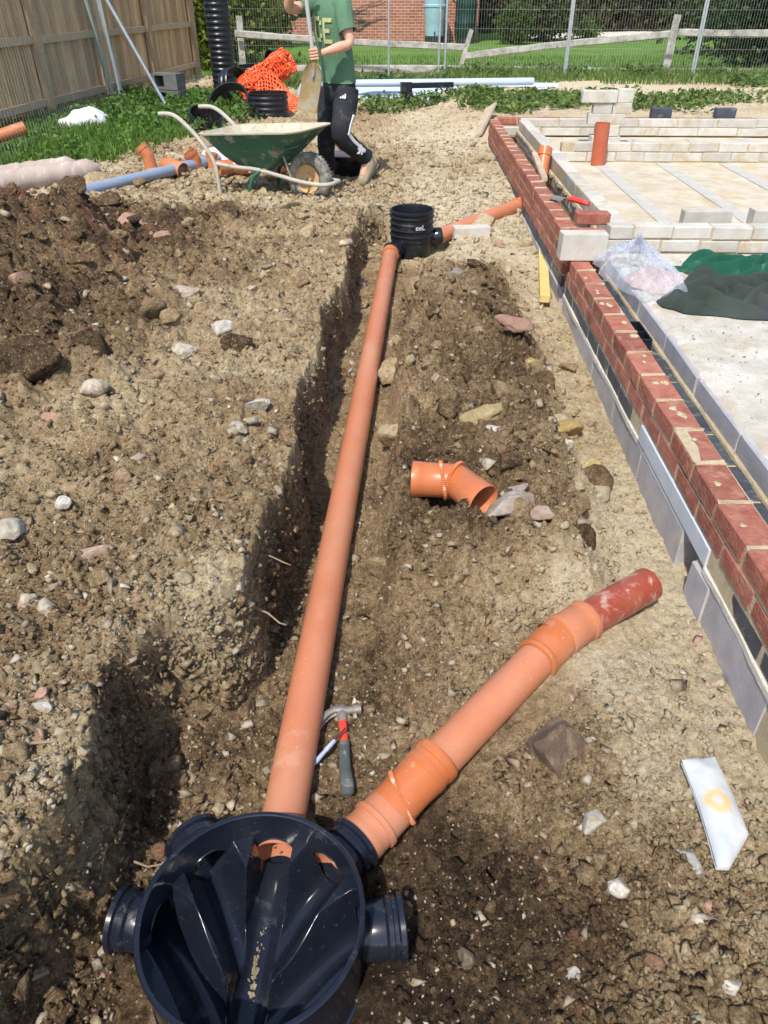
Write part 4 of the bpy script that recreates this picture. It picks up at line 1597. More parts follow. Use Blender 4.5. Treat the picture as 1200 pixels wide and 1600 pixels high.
def folds(seed, n, w0, w1, bias=0.0):
    q = np.random.default_rng(seed)
    L = [(q.uniform(-.9, .9), q.uniform(-.8, .8), q.normal(bias, .6), q.uniform(w0, w1), q.uniform(.4, 1.0), q.uniform(.25, .7), q.uniform(-.5, .5)) for _ in range(n)]

    def f(X, Y):
        h = np.zeros(X.shape)
        for (x, y, a, w_, k, ln, cv) in L:
            u = (X - x) * math.cos(a) + (Y - y) * math.sin(a)
            v = -(X - x) * math.sin(a) + (Y - y) * math.cos(a) + cv * u * u
            h = np.maximum(h, k * np.exp(-(v / w_) ** 2 - (u / ln) ** 4))
        return h
    return f


fj, fg = folds(5, 17, .05, .11, -.3), folds(9, 15, .06, .12, .2)
o = blob('knitted_jumper', 'jumper_wool', 1.62, 3.53, NEAR_TOP + .006, .40, .20, .16, -.10,
         lambda X, Y, r: (.20 + .80 * fj(X, Y) + .10 * fbm(X, Y, X * 0, 2.2, 3, .5, 6)) * (1 - .78 * np.exp(-((X + .42) / .24) ** 2 - ((Y - .22) / .26) ** 2)) + .52 * np.exp(-((X + .36) / .40) ** 2 - ((Y - .70) / .17) ** 2) + .35 * np.exp(-((X + .80) / .12) ** 2 - ((Y - .1) / .5) ** 2), 170, 130, edge=.13, seed=3, pw=.4)
tag(o, 'crumpled dark green and charcoal knitted jumper on the near floor', 'jumper')
o = blob('green_garment', 'green_cloth', 1.80, 3.98, NEAR_TOP + .006, .37, .17, .17, -.30,
         lambda X, Y, r: .18 + .85 * fg(X, Y) + .10 * fbm(X, Y, X * 0, 2.5, 3, .5, 7), 150, 100, edge=.18, seed=8, pw=.4)
tag(o, 'crumpled bright green garment behind the dark jumper', 'garment')
o = blob('pink_packet', 'bag_contents', 1.33, 3.86, NEAR_TOP + .002, .17, .19, .075, .3,
         lambda X, Y, r: .5 + .5 * ridged(X, Y, 2.2, 81), 60, 50, edge=.2, seed=5)
tag(o, 'pinkish crumpled packet showing through the clear bag', 'packet')
o = blob('clear_bag', 'clear_plastic', 1.235, 3.95, NEAR_TOP + .003, .19, .40, .20, .10,
         lambda X, Y, r: .35 + .35 * ridged(np.arctan2(Y - .3, X - .1), r * .6, 2.6, 91) + .32 * np.exp(-((X - .05) / .18) ** 2 - ((Y - .25) / .2) ** 2) + .14 * ridged(X, Y, 5, 92), 130, 120, edge=.28, seed=12, thick=False)
tag(o, 'crumpled clear plastic bag on the wall beside the jumper', 'plastic bag')

duct = thing('air_duct', (1.10, 3.28, .22), 'black plastic vent duct open in the wall cavity', 'vent duct')
mb = MB()
for (c, d) in (((1.055, 3.28, .315), (.006, .22, .09)), ((1.112, 3.28, .315), (.006, .22, .09)), ((1.084, 3.17, .315), (.052, .006, .09)), ((1.084, 3.39, .315), (.052, .006, .09)), ((1.084, 3.28, .275), (.052, .214, .006))):
    mb.box(c, d)
mb.build('duct_box', 'black_ring_plastic', duct, world=True)
MB().box((1.084, 3.28, .318), (.05, .005, .07)).build('web', 'black_ring_plastic', duct, world=True)

trowel = thing('trowel', (1.12, 5.25, FAR_TOP + .004), 'bricklaying trowel with a red handle lying on the brick wall', 'trowel')
mb = MB()
mb.add([(1.03, 5.50, FAR_TOP + .020), (.985, 5.40, FAR_TOP + .018), (1.05, 5.28, FAR_TOP + .024), (1.10, 5.42, FAR_TOP + .018),
        (1.03, 5.50, FAR_TOP + .017), (.985, 5.40, FAR_TOP + .015), (1.05, 5.28, FAR_TOP + .020), (1.10, 5.42, FAR_TOP + .015)],
       [(0, 1, 2, 3), (7, 6, 5, 4), (0, 4, 5, 1), (1, 5, 6, 2), (2, 6, 7, 3), (3, 7, 4, 0)])
mb.build('blade', 'dull_steel', trowel, world=True)
MB().tube([(1.05, 5.29, FAR_TOP + .024), (1.07, 5.25, FAR_TOP + .05), (1.09, 5.22, FAR_TOP + .052)], .005, 8).build('tang', 'dull_steel', trowel, True, True)
MB().tube([(1.085, 5.225, FAR_TOP + .052), (1.11, 5.19, FAR_TOP + .056), (1.16, 5.12, FAR_TOP + .054), (1.19, 5.08, FAR_TOP + .050)], [.013, .019, .018, .014], 12).build('handle', 'red_paint', trowel, True, True)
mb = MB()
mb.bar((1.115, 7.05, FAR_TOP + .03), (1.055, 6.05, FAR_TOP + .014), .045, .03)
o = mb.build('timber_offcut', 'raw_timber', bevel=.002)
tag(o, 'pale timber offcut lying along the far brick wall top', 'timber')

mb = MB()
hollow(mb, (1.83, 7.70, F2 + .0), (1.82, 7.70, F2 + .36), .068, .005)
o = mb.build('drain_pipe', 'brown_red_plastic', smooth=True)
tag(o, 'red brown pipe standing upright behind the pale block leaf', 'pipe')
cp = thing('clay_socket_pipe', (1.20, 7.15, .12), 'orange open pipe leaning up out of the wall cavity', 'pipe')
mb = MB()
a, b = Vector((1.15, 6.85, .16)), Vector((1.215, 7.10, .52))
hollow(mb, a, b, .055)
mb.build('barrel', 'orange_plastic', cp, True, True)
mb = MB()
hollow(mb, b - (b - a).normalized() * .07, b, .0625, .007)
mb.build('socket', 'bright_orange_plastic', cp, True, True)
mb = MB()
z = .15
mb.box((.96, 10.25, z + .19), (.16, 1.05, .03), (R(14), R(-32), R(-22)))
o = mb.build('timber_board', 'raw_timber', bevel=.003)
tag(o, 'pale board leaning on the far corner of the brick wall', 'board')


# ------------------------------------------------------------------ single stones one can pick out
def stone(x, y, r, col, label, sx=1, sy=1, sz=.7, rz=0, sub=4, sink=.37, name='stone', cut=9, mat='stone'):
    V, F = ico(sub)
    rs = np.random.default_rng(int(abs(x * 1000) + abs(y * 777)))
    r = r * .95
    ox, oy = rs.uniform(0, 50, 2)
    n = V * (1 + .30 * fbm(V[:, 0] + ox, V[:, 1] + oy, V[:, 2], 1.2, 3, .5, 3))[:, None]
    for _ in range(cut):
        d = rs.normal(size=3)
        d /= np.linalg.norm(d)
        lim = rs.uniform(.45, .82)
        k = n @ d
        n = n - np.clip(k - lim, 0, None)[:, None] * d * .93
    n = n * (1 + .05 * fbm(n[:, 0] + ox, n[:, 1], n[:, 2], 4, 4, .6, 8) + .05 * (.5 - worley(n[:, 0] + ox, n[:, 1], n[:, 2], 3.0, 6)))[:, None]
    n = n * np.array([sx, sy, sz]) * r
    t = np.clip(fbm(V[:, 0] + ox, V[:, 1] + oy, V[:, 2], 1.8, 4, .6, 4), -1, 1)[:, None]
    me_col = np.array(col)[None] * .80 * (1 + .35 * t)
    if name == 'clod' and mat == 'soil':
        me_col = np.tile(np.array(col), (len(n), 1))
    o = raw_mesh(name, n, F, mat, None, me_col, 'soil' if mat == 'soil' else 'col', True)
    o.location = (x, y, float(gsample(FZ, x, y)) + r * sz * (1 - 2 * sink))
    o.rotation_euler = (rs.uniform(-.3, .3), rs.uniform(-.3, .3), rz)
    return tag(o, label, 'stone' if name == 'stone' else ('clod' if name == 'clod' else 'brick'), 'stones lying on the dug soil')


PALE, GREY, PINK, BUFF, DARK, WHITE = (.52, .46, .36), (.40, .36, .31), (.47, .27, .20), (.50, .40, .25), (.075, .056, .040), (.62, .59, .52)
STONES = [
    (-1.80, 5.00, .11, PINK, 'long pink stone at the crest of the spoil heap', 1.4, .7, .6, -.5),
    (-1.48, 4.64, .075, PINK, 'rounded pink stone right of the long one on the spoil heap', 1.1, .8, .8, .2),
    (-1.98, 5.15, .07, (.45, .40, .36), 'grey pink stone near the top of the spoil heap', 1, .8, .7, .6),
    (-1.72, 3.27, .062, PINK, 'pinkish stone low on the dark heap at left', 1.1, .8, .7, .3),
    (-.84, 3.95, .060, (.50, .42, .33), 'buff pebble alone on the left bank top', 1.1, .9, .7, .1),
    (-1.09, 3.70, .085, (.48, .40, .34), 'flat pale pinkish stone mid left bank', 1.3, .7, .5, -.6),
    (-.83, 3.27, .060, WHITE, 'white angular stone on the left bank near the trench edge', 1, .9, .8, .4),
    (-.97, 3.05, .062, (.56, .51, .42), 'flat pale stone left of the white angular one', 1.2, .8, .5, .1),
    (-.55, 2.56, .045, WHITE, 'white stone on the trench edge halfway along the pipe', 1.3, .8, .7, -.2),
    (-1.26, 2.37, .042, PINK, 'small pink brick chip on the lower left bank', 1.2, .7, .6, .1),
    (-1.18, 2.55, .062, PALE, 'yellowish pale stone at the foot of the dark clod', 1.1, .9, .7, .3),
    (-.60, 2.40, .048, (.50, .45, .37), 'long buff stone near the trench edge', .8, 1.5, .6, .4),
    (-1.05, 1.88, .030, WHITE, 'round pale pebble at the left, midway up the photo', 1, 1.1, .9, 0),
    (-.88, 1.66, .050, (.47, .34, .27), 'flat pinkish stone on the near left bank', 1.5, .8, .4, .2),
    (-.98, 1.45, .036, PALE, 'left of two cream stones on the near left bank', .8, 1.1, .7, .5),
    (-.93, 1.43, .032, PALE, 'right of two cream stones on the near left bank', 1, 1, .7, -.4),
    (-1.16, 1.74, .060, (.47, .44, .37), 'large pale grey stone at the left picture edge', 1.1, .9, .6, 0),
    (-.79, 1.09, .022, (.46, .42, .39), 'grey pebble beside the pink one above the pit', 1.2, .8, .7, 0),
    (-.815, 1.13, .020, PINK, 'small pink pebble above the pit edge', 1, 1, .8, 0),
    (-.92, 2.20, .038, (.46, .34, .27), 'brownish stone on the left bank below the buff one', 1.2, .8, .6, .7),
    (.53, 3.43, .085, (.36, .19, .15), 'red brown half brick lump on the right mound', 1.3, .8, .6, -.1),
    (.31, 4.41, .062, (.33, .30, .25), 'grey brown stone far up the right mound', 1, .8, .9, .2),
    (.18, 3.07, .055, (.45, .33, .27), 'pinkish stone by the pipe on the right bank', .9, 1.4, .6, .5),
    (.383, 2.58, .055, (.55, .52, .48), 'pale grey stone right of the loose bend', 1.3, .8, .6, .1),
    (.615, 2.45, .045, WHITE, 'white crumbly stone at the mound edge by the sand', 1.1, .8, .7, 0),
    (.355, 2.02, .085, (.42, .36, .31), 'large grey pink stone under the mouth of the loose bend', 1.4, .8, .6, .5),
    (.455, 1.97, .048, (.42, .30, .25), 'pinkish stone beside the large one below the loose bend', 1.1, .8, .7, -.4),
    (.40, 2.14, .050, (.40, .35, .31), 'long grey stone touching the rim of the loose bend', 1.5, .7, .6, .7),
    (.452, 1.00, .036, (.42, .39, .33), 'grey stone on dark soil left of the white sachet', 1.1, .9, .7, .3),
    (.486, .86, .027, WHITE, 'white angular stone on dark soil at lower right', 1.1, .9, .8, .1),
    (.652, .90, .040, (.50, .49, .45), 'long pale grey stone below the white sachet', .7, 1.5, .5, .15),
    (.375, .705, .026, (.56, .53, .46), 'pale pointed stone near the bottom right', 1, .9, .7, .6),
    (.395, .60, .024, WHITE, 'small white stone at the bottom edge', 1.1, .8, .7, 0),
    (-.455, 1.105, .022, BUFF, 'yellow brown stone in the pit above the chamber', 1, .9, .9, 0),
    (.098, 1.275, .022, (.60, .57, .49), 'white chip tucked against the slanting pipe', .7, 1.3, .8, .4),
    (.16, .76, .030, (.16, .125, .09), 'dark earthy stone right of the chamber', .9, 1, .9, 0),
    (.65, .66, .030, (.55, .52, .46), 'pale stone in the bottom right corner', 1, .8, .7, 0),
]
for a in STONES:
    stone(*a)
stone(-1.42, 2.62, .13, (.16, 0, 0), 'big dark earth clod at the left edge of the bank', 1.1, .8, .75, .2, 4, .42, 'clod', 6, 'soil')
stone(-1.24, 2.78, .085, (.18, 0, 0), 'smaller dark earth clod right of the big one', 1.2, .9, .7, -.2, 4, .42, 'clod', 6, 'soil')
stone(-.74, 3.12, .07, (.16, 0, 0), 'dark clod beside the white angular stone on the bank', 1.2, .9, .7, .5, 4, .42, 'clod', 6, 'soil')
stone(.745, 2.45, .085, (.36, 0, 0), 'long brown clod overhanging the sand by the wall', 1.4, .9, .6, .5, 4, .40, 'clod', 5, 'soil')
stone(.62, 2.02, .062, (.22, 0, 0), 'dark clod on the sand near the lintel', .9, .9, .7, .5, 4, .40, 'clod', 5, 'soil')

YEL = (.40, .30, .12)
stone(.60, 3.22, .050, YEL, 'small mustard yellow lump beside the red brown half brick', 1, .8, .7, .3, 4, .46, 'clod', 5, 'clod')
stone(.70, 2.86, .075, YEL, 'large mustard yellow sandy lump near the wall', 1.2, .9, .6, .1, 4, .46, 'clod', 5, 'clod')
stone(.34, 2.72, .085, (.33, .26, .13), 'flat yellowish earth lump above the loose bend', 1.5, .7, .5, .1, 4, .46, 'clod', 5, 'clod')
stone(.78, 2.62, .060, (.42, .33, .15), 'yellow brown crumbly lump at the edge of the right mound', 1, .8, .7, .4, 4, .46, 'clod', 5, 'clod')

# half buried broken brick by the slanting pipe
bm = bmesh.new()
bmesh.ops.create_cube(bm, size=1)
bmesh.ops.subdivide_edges(bm, edges=bm.edges[:], cuts=9, use_grid_fill=True)
bv = np.array([v.co[:] for v in bm.verts])
bn = bv * np.array([.115, .135, .075])
for d_, lim in (((.7, .5, .5), .070), ((-.6, .6, .5), .078), ((.3, -.9, .2), .060)):
    d_ = np.array(d_) / np.linalg.norm(d_)
    bn = bn - np.clip(bn @ d_ - lim, 0, None)[:, None] * d_ * .9
bn = bn * (1 + .06 * fbm(bv[:, 0], bv[:, 1], bv[:, 2], 5, 4, .6, 21))[:, None]
rm = np.array(Euler((R(42), R(-12), R(38))).to_matrix())
for v, p in zip(bm.verts, bn @ rm.T):
    v.co = p
me = bpy.data.meshes.new('broken_brick')
bm.to_mesh(me)
bm.free()
me.materials.append(MATS['broken_brick'])
o = link(bpy.data.objects.new('broken_brick', me))
o.location = (.425, 1.215, gh(.43, 1.2) + .004)
tag(o, 'half buried dark broken brick to the right of the slanting pipe', 'brick')


# roots sticking out of the bank
def root(pts, r, label):
    mb = MB()
    mb.tube(pts, [r, r * .85, r * .7, r * .35][:len(pts)], 6)
    o = mb.build('root', 'root_fibre', smooth=True)
    return tag(o, label, 'root', 'roots in the trench bank')


root([(-.44, 1.60, .16), (-.38, 1.585, .145), (-.345, 1.57, .12), (-.325, 1.565, .118)], .0035, 'thin bent root jutting from the trench bank, the lower one')
root([(-.45, 1.78, .22), (-.39, 1.76, .215), (-.35, 1.75, .20), (-.33, 1.745, .195)], .003, 'thin root in the dark trench bank, above the lower one')
root([(-.70, 1.44, .26), (-.66, 1.40, .22), (-.635, 1.36, .17), (-.625, 1.34, .14)], .007, 'brown root hanging in the dark recess of the pit')
root([(-.95, .98, .30), (-.86, .985, .305), (-.77, 1.0, .30), (-.70, 1.02, .285)], .005, 'thin pale root lying along the left pit edge')
root([(-1.62, 2.86, .42), (-1.52, 2.84, .425), (-1.42, 2.83, .42), (-1.34, 2.83, .405)], .012, 'short thick stick among the clods on the left bank')
root([(-.60, .92, -.02), (-.56, .90, -.005), (-.52, .91, -.005), (-.49, .905, -.02)], .003, 'pale rootlet on the pit floor left of the chamber')

# grit spilled on the near floor
n = 1600
x, y = rng.uniform(1.2, 2.6, n), rng.uniform(1.2, 4.3, n)
scatter('floor_grit', 'sandy grit spilled on the near screed floor', 10, 0, .0018, .008, pal_stone, 8, None, 2.2, .3, jag=.36, mat='stone', ygrow=False, pos=(x, y, np.full(n, NEAR_TOP + .006)))

# ------------------------------------------------------------------ wheelbarrow
random.seed(21)
wb_z = .165
wb = thing('wheelbarrow', (-.79, 6.62, wb_z), 'green wheelbarrow caked in cement standing in front of the worker', 'wheelbarrow', R(-24))
# local frame: x towards the wheel, y left, z up; origin at the wheel's contact


def loop(pts, r, name, mat, n=12):
    # smooth a polyline by Catmull-Rom
    pts = [Vector(p) for p in pts]
    out = []
    for i in range(len(pts) - 1):
        p0, p1, p2, p3 = pts[max(i - 1, 0)], pts[i], pts[i + 1], pts[min(i + 2, len(pts) - 1)]
        for k in range(6):
            t = k / 6
            out.append(.5 * ((2 * p1) + (p2 - p0) * t + (2 * p0 - 5 * p1 + 4 * p2 - p3) * t * t + (3 * p1 - p0 - 3 * p2 + p3) * t ** 3))
    out.append(pts[-1])
    return MB().tube(out, r, n).build(name, mat, wb, True)


def rrect(cx, hw, hl, z, rad, n=6, tilt=0.0):
    P = []
    for (sx, sy, a0) in ((1, 1, 0), (-1, 1, 90), (-1, -1, 180), (1, -1, 270)):
        for i in range(n + 1):
            a = R(a0 + 90 * i / n)
            x = cx + sx * (hl - rad) + math.cos(a) * rad
            y = sy * (hw - rad) + math.sin(a) * rad
            P.append((x, y, z + (x - cx) * tilt))
    return P


secs = [(-.45, .14, .17, .270, .07, 0), (-.45, .16, .20, .280, .08, 0), (-.44, .215, .30, .36, .10, .06), (-.42, .27, .40, .46, .12, .08), (-.405, .305, .475, .535, .13, .07),
        (-.405, .325, .495, .540, .14, .07), (-.405, .327, .498, .550, .14, .07), (-.405, .305, .472, .552, .13, .07)]
inn = [(-.42, .262, .392, .46, .12, .08), (-.44, .21, .29, .37, .10, .06), (-.45, .15, .19, .292, .08, 0)]
rings = [rrect(*q[:5], tilt=q[5]) for q in secs]
rings_in = [rings[-1]] + [rrect(*q[:5], tilt=q[5]) for q in inn]


def ring_mesh(rs, cap0=False, cap1=False):
    mb = MB()
    n = len(rs[0])
    k = 0
    for r_ in rs:
        mb.v += r_
    for i in range(len(rs) - 1):
        for j in range(n):
            q = (j + 1) % n
            mb.f.append((i * n + j, i * n + q, (i + 1) * n + q, (i + 1) * n + j))
            mb.m.append(0)
    if cap0:
        mb.f.append(tuple(range(n)))
        mb.m.append(0)
    if cap1:
        mb.f.append(tuple((len(rs) - 1) * n + j for j in range(n)))
        mb.m.append(0)
    return mb


tub = ring_mesh(rings[:5], True).build('tub', 'barrow_green', wb, True)
ring_mesh(rings[4:]).build('lip', 'muddy_cement', tub, True)
ring_mesh(rings_in, False, True).build('lining', 'muddy_cement', tub, True)
for s in (-1, 1):
    loop([(-1.26, s * .27, .64), (-1.12, s * .275, .64), (-1.0, s * .28, .58), (-.86, s * .28, .46), (-.76, s * .27, .32), (-.735, s * .27, .18), (-.73, s * .27, .02)], .017, 'handle', 'muddy_tube')
    loop([(-.76, s * .265, .30), (-.60, s * .22, .275), (-.42, s * .17, .262), (-.22, s * .135, .225), (.0, s * .125, .19), (.16, s * .11, .18), (.235, s * .07, .185), (.25, 0, .19)], .0165, 'frame_tube', 'muddy_tube')
    MB().bar((-.10, s * .13, .22), (-.17, s * .15, .43), .03, .006).build('brace', 'muddy_tube', wb)
    loop([(-.36, s * .15, .265), (-.43, s * .20, .20), (-.46, s * .225, .08), (-.44, s * .225, .015)], .0165, 'leg', 'barrow_green')
loop([(-.44, -.225, .02), (-.40, -.12, .008), (-.40, .12, .008), (-.44, .225, .02)], .015, 'leg_stretcher', 'muddy_tube')
tw = .052
wheel = thing('tmp', (0, 0, 0), None, None)
bpy.data.objects.remove(wheel)
prof = []
for i in range(25):
    a = 2 * PI * i / 24
    prof.append((.152 + .050 * math.cos(a) * (1 if math.cos(a) < .6 else .96), .046 * math.sin(a)))
mb = MB()
mb.lathe(prof[:-1], 72, (0, 0, .200), (0, 1, 0), closed=True)
for i in range(44):
    a = 2 * PI * i / 44
    for s in (-1, 1):
        c = Vector((math.cos(a + s * .03) * .1955, s * .018, .200 + math.sin(a + s * .03) * .1955))
        mb.box(c, (.006, .026, .014), (0, -a, s * .0))
ty = mb.build('wheel', 'tyre_rubber', wb, True)
mb = MB()
mb.lathe([(.112, -.040), (.106, -.034), (.098, -.020), (.040, -.010), (.034, -.045), (.020, -.048), (.0, -.048)], 48, (0, 0, .200), (0, 1, 0))
mb.lathe([(.112, .040), (.106, .034), (.098, .020), (.040, .010), (.034, .045), (.0, .045)], 48, (0, 0, .200), (0, 1, 0))
mb.build('rim', 'rusty_rim', ty, True)
MB().tube([(0, -.13, .200), (0, .13, .200)], .010, 10).build('axle', 'dull_steel', wb, True)
# rubble in the tub
mb = MB()
P = []
for i in range(15):
    row = []
    for j in range(11):
        x, y = -.405 + (i - 7) / 7 * .36, (j - 5) / 5 * .22
        q = max(0, 1 - (abs(i - 7) / 7) ** 3) * max(0, 1 - (abs(j - 5) / 5) ** 3)
        row.append((x, y, .47 + .06 * q + random.uniform(-.012, .012)))
    P.append(row)
o = mb.grid(P).build('rubble_load', 'muddy_cement', smooth=True)
o.location = lmat(wb) @ Vector((-.42, 0, .44))
o.rotation_euler = wb.rotation_euler
tag(o, 'dried cement and soil load lying inside the wheelbarrow', 'load')

# ------------------------------------------------------------------ spare fittings behind the barrow
GO = 'spare orange fittings on the ground'


def fitting(name, loc, a, b, c, label, r=.058, mat='orange_plastic'):
    """a bend of two sockets; a, b, c relative to loc"""
    t = thing(name, loc, label, 'pipe fitting', 0, GO)
    a, b, c = Vector(a), Vector(b), Vector(c)
    d1, d2 = (b - a).normalized(), (c - b).normalized()
    L1, L2 = (b - a).length, (c - b).length
    mb = MB()
    mb.lathe([(r - .006, .05), (r - .004, 0), (r + .005, 0), (r + .006, .012), (r, .016), (r, L1 * .9), (r * .97, L1 + .012)], 32, a, d1)
    mb.build('socket', mat, t, True)
    mb = MB()
    mb.lathe([(r * .97, -.012), (r, .01), (r, L2 * .6), (r + .005, L2 * .62), (r + .005, L2), (r - .004, L2), (r - .005, L2 * .4), (r - .006, 0)], 32, b, d2)
    mb.build('open_end', mat, t, True)
    return t


def gz_(x, y):
    return float(gsample(FZ, x, y))


fitting('pipe_fitting', (-2.44, 7.62, gz_(-2.44, 7.62)), (.02, 0, .0), (.0, 0, .12), (-.06, .0, .20), 'orange bend standing on end, leftmost of the spare fittings')
fitting('pipe_fitting', (-2.22, 7.66, gz_(-2.22, 7.66) + .06), (-.09, .05, .02), (.0, .0, .02), (.11, -.08, -.005), 'orange bend lying with its mouth to the camera beside the blue pipe', .066)
fitting('pipe_fitting', (-2.07, 7.86, gz_(-2.07, 7.86)), (.0, 0, .0), (.0, 0, .10), (-.03, -.02, .16), 'upright orange fitting behind the blue pipe, third from the left', .066)
fitting('pipe_fitting', (-1.93, 8.0, gz_(-1.93, 8.0)), (.0, 0, .0), (.0, 0, .08), (.01, .0, .15), 'upright orange socket behind the blue pipe end')
fitting('pipe_fitting', (-1.62, 7.48, gz_(-1.62, 7.48) + .06), (-.12, -.08, .0), (.0, .02, .0), (.14, .03, .0), 'orange double socket lying on its side behind the barrow leg', .064)
fitting('pipe_fitting', (-1.20, 7.50, gz_(-1.20, 7.50) + .06), (-.02, -.09, .0), (.0, .02, .0), (.04, .11, .0), 'orange fitting seen through the barrow legs')
fitting('pipe_fitting', (-.60, 7.98, gz_(-.60, 7.98)), (.0, 0, .0), (.0, 0, .10), (.02, .0, .17), 'orange fitting behind the worker and black tub')

mb = MB()
hollow(mb, (-3.45, 5.20, .255), (-1.90, 8.16, .250), .050, .004)
o = mb.build('water_pipe', 'blue_pipe_plastic', smooth=True)
tag(o, 'blue grey pipe half buried by the spoil heap', 'pipe')
mb = MB()
hollow(mb, (-4.9, 7.95, .22), (-3.97, 8.52, .48), .062, .004)
o = mb.build('drain_pipe', 'orange_plastic', smooth=True)
tag(o, 'orange pipe end poking in at the left picture edge', 'pipe')

# wrapped roll at the left
roll = thing('wrapped_roll', (-3.3, 7.1, .2), 'pinkish plastic wrapped roll lying at the left behind the spoil heap', 'roll')
for k, (off, rad, L0, L1, zc) in enumerate(((0, .095, -.65, .42, .30), (.13, .085, -.62, .28, .33))):
    mb = MB()
    d = Vector((.70, .71, 0)).normalized()
    n_ = Vector((-.71, .70, 0)) * off
    base = Vector((-3.12, 7.02, zc)) + n_
    pts, rs = [], []
    for i in range(23):
        t = i / 22
        pts.append(base + d * (L0 + (L1 - L0) * t) + Vector((0, 0, .004 * math.sin(i * 1.7))))
        rs.append(rad * (1 if t < .93 else 1 - (t - .93) * 6) * (1 + .035 * math.sin(i * 2.3)))
    mb.tube(pts, rs, 24)
    mb.build('bundle', 'pink_sack', roll, True, True)
o = blob('white_bag', 'white_sack', -4.12, 10.55, .22, .36, .17, .22, .5, lambda X, Y, r: .7 + .2 * ridged(X, Y, 1.5, 31) + .2 * np.exp(-((X - .25) / .4) ** 2), 50, 40, edge=.15, seed=22)
tag(o, 'white plastic bag lying in the grass by the timber fence', 'bag')
o = blob('white_sack', 'white_sack', -1.86, 8.55, .20, .34, .26, .13, -.5, lambda X, Y, r: .6 + .4 * ridged(X, Y, 1.6, 35), 50, 40, edge=.15, seed=23)
tag(o, 'flat white sack behind the barrow handles', 'sack')
mb = MB()
mb.tube([(-3.75, 8.5, .235), (-3.4, 9.6, .25), (-3.2, 10.9, .27)], .02, 10)
o = mb.build('steel_rod', 'galvanised', smooth=True)
tag(o, 'thin grey rod lying in the grass', 'rod')

# black tub with lid
tb = thing('black_tub', (-.545, 7.62, gz_(-.54, 7.62)), 'black oval tub between the wheel and the worker boot', 'tub', R(-12))
n = 40
def oval(rx, ry, z): return [(rx * math.cos(2 * PI * i / n), ry * math.sin(2 * PI * i / n), z) for i in range(n)]
ring_mesh([oval(.17, .12, 0), oval(.185, .13, .01), oval(.205, .15, .14)], True).build('body', 'black_ring_plastic', tb, True)
ring_mesh([oval(.205, .15, .135), oval(.228, .172, .138), oval(.230, .174, .165), oval(.222, .166, .172), oval(.18, .13, .168), oval(.02, .02, .172)], False, True).build('lid', 'black_plastic', tb, True)


# ------------------------------------------------------------------ ribbed riser rings
def ribbed(name, loc, r, h, pitch, label, tilt=(0, 0, 0), cat='pipe ring', group=None, wall=.012):
    t = thing(name, loc, label, cat, 0, group)
    t.rotation_euler = tilt
    prof = [(r - wall, 0), (r, 0)]
    z = pitch * .3
    while z < h - pitch * .4:
        prof += [(r - wall * .35, z), (r + wall * .55, z + pitch * .2), (r + wall * .55, z + pitch * .48), (r - wall * .35, z + pitch * .68)]
        z += pitch
    prof += [(r, h - .004), (r + wall * .7, h - .003), (r + wall * .7, h)]
    mb = MB()
    mb.lathe(prof, 56)
    mb.build('ribbed_wall', 'black_ring_plastic', t, True, auto=28)
    mb = MB()
    mb.lathe([(r + wall * .7, h), (r - wall, h), (r - wall, 0)], 56)
    mb.build('inner_wall', 'black_ring_plastic', t, True)
    return t


RG = 'black ribbed riser rings'
ribbed('ribbed_pipe', (-2.93, 13.7, .2), .185, 1.62, .078, 'tall black ribbed pipe standing upright by the fence post', (R(1.5), 0, 0), 'pipe')
ribbed('riser_ring', (-1.93, 11.75, .2), .275, .30, .066, 'black ribbed ring standing flat in front of the orange netting', group=RG)
ribbed('riser_ring', (-2.55, 10.45, .2), .20, .22, .05, 'black ribbed ring lying tilted behind the barrow handle', (R(20), R(14), 0), group=RG)
ribbed('riser_ring', (-2.72, 15.1, .2), .25, .40, .075, 'stack of black ring behind the netting beside the tall pipe', group=RG)
ribbed('riser_ring', (-2.25, 15.6, .62), .19, .26, .06, 'small black ribbed ring propped on its side behind the orange netting', (R(90), 0, R(-50)), group=RG)
ribbed('riser_ring', (-2.62, 12.55, .48), .24, .16, .09, 'smooth black ring leaning with its mouth to the right', (R(75), 0, R(60)), group=RG)
ribbed('riser_ring', (-2.50, 11.95, .30), .285, .14, .09, 'wide black ring tipped towards the camera among the nettles', (R(42), R(-10), 0), group=RG)

# orange barrier netting: a rolled part and a loose part, strands as real geometry
net = thing('barrier_netting', (-1.9, 12.8, .2), 'roll of bright orange plastic barrier netting heaped by black rings', 'netting')


def strands(fn, nu, nv, r, closed_u=False):
    mb = MB()
    for i in range(nu + (0 if closed_u else 1)):
        mb.tube([fn(i / nu, j / nv) for j in range(nv + 1)], r, 4, False)
    for j in range(0, nv + 1, 1):
        mb.tube([fn(i / nu, j / nv) for i in range(nu + 1)], r, 4, False)
    return mb


rs_ = random.Random(3)
jt = [[rs_.uniform(-.02, .02) for _ in range(3)] for _ in range(2000)]
for lay in range(3):
    def roll_f(u, v, lay=lay):
        a = 2 * PI * u
        rad = .17 - .035 * lay + .02 * math.sin(5 * a + v * 7 + lay)
        base = Vector((-2.42, 12.6, .42)).lerp(Vector((-1.76, 12.9, .82)), v)
        e1, e2 = Vector((-.42, -.1, .60)).normalized(), Vector((.1, .98, .1)).normalized()
        k = jt[int(u * 30) * 31 + int(v * 22)]
        return base + e1 * math.cos(a) * rad + e2 * math.sin(a) * rad + Vector(k)
    mb = strands(roll_f, 22, 20, .009)
    mb.build('rolled_netting', 'orange_net', net, False, True)


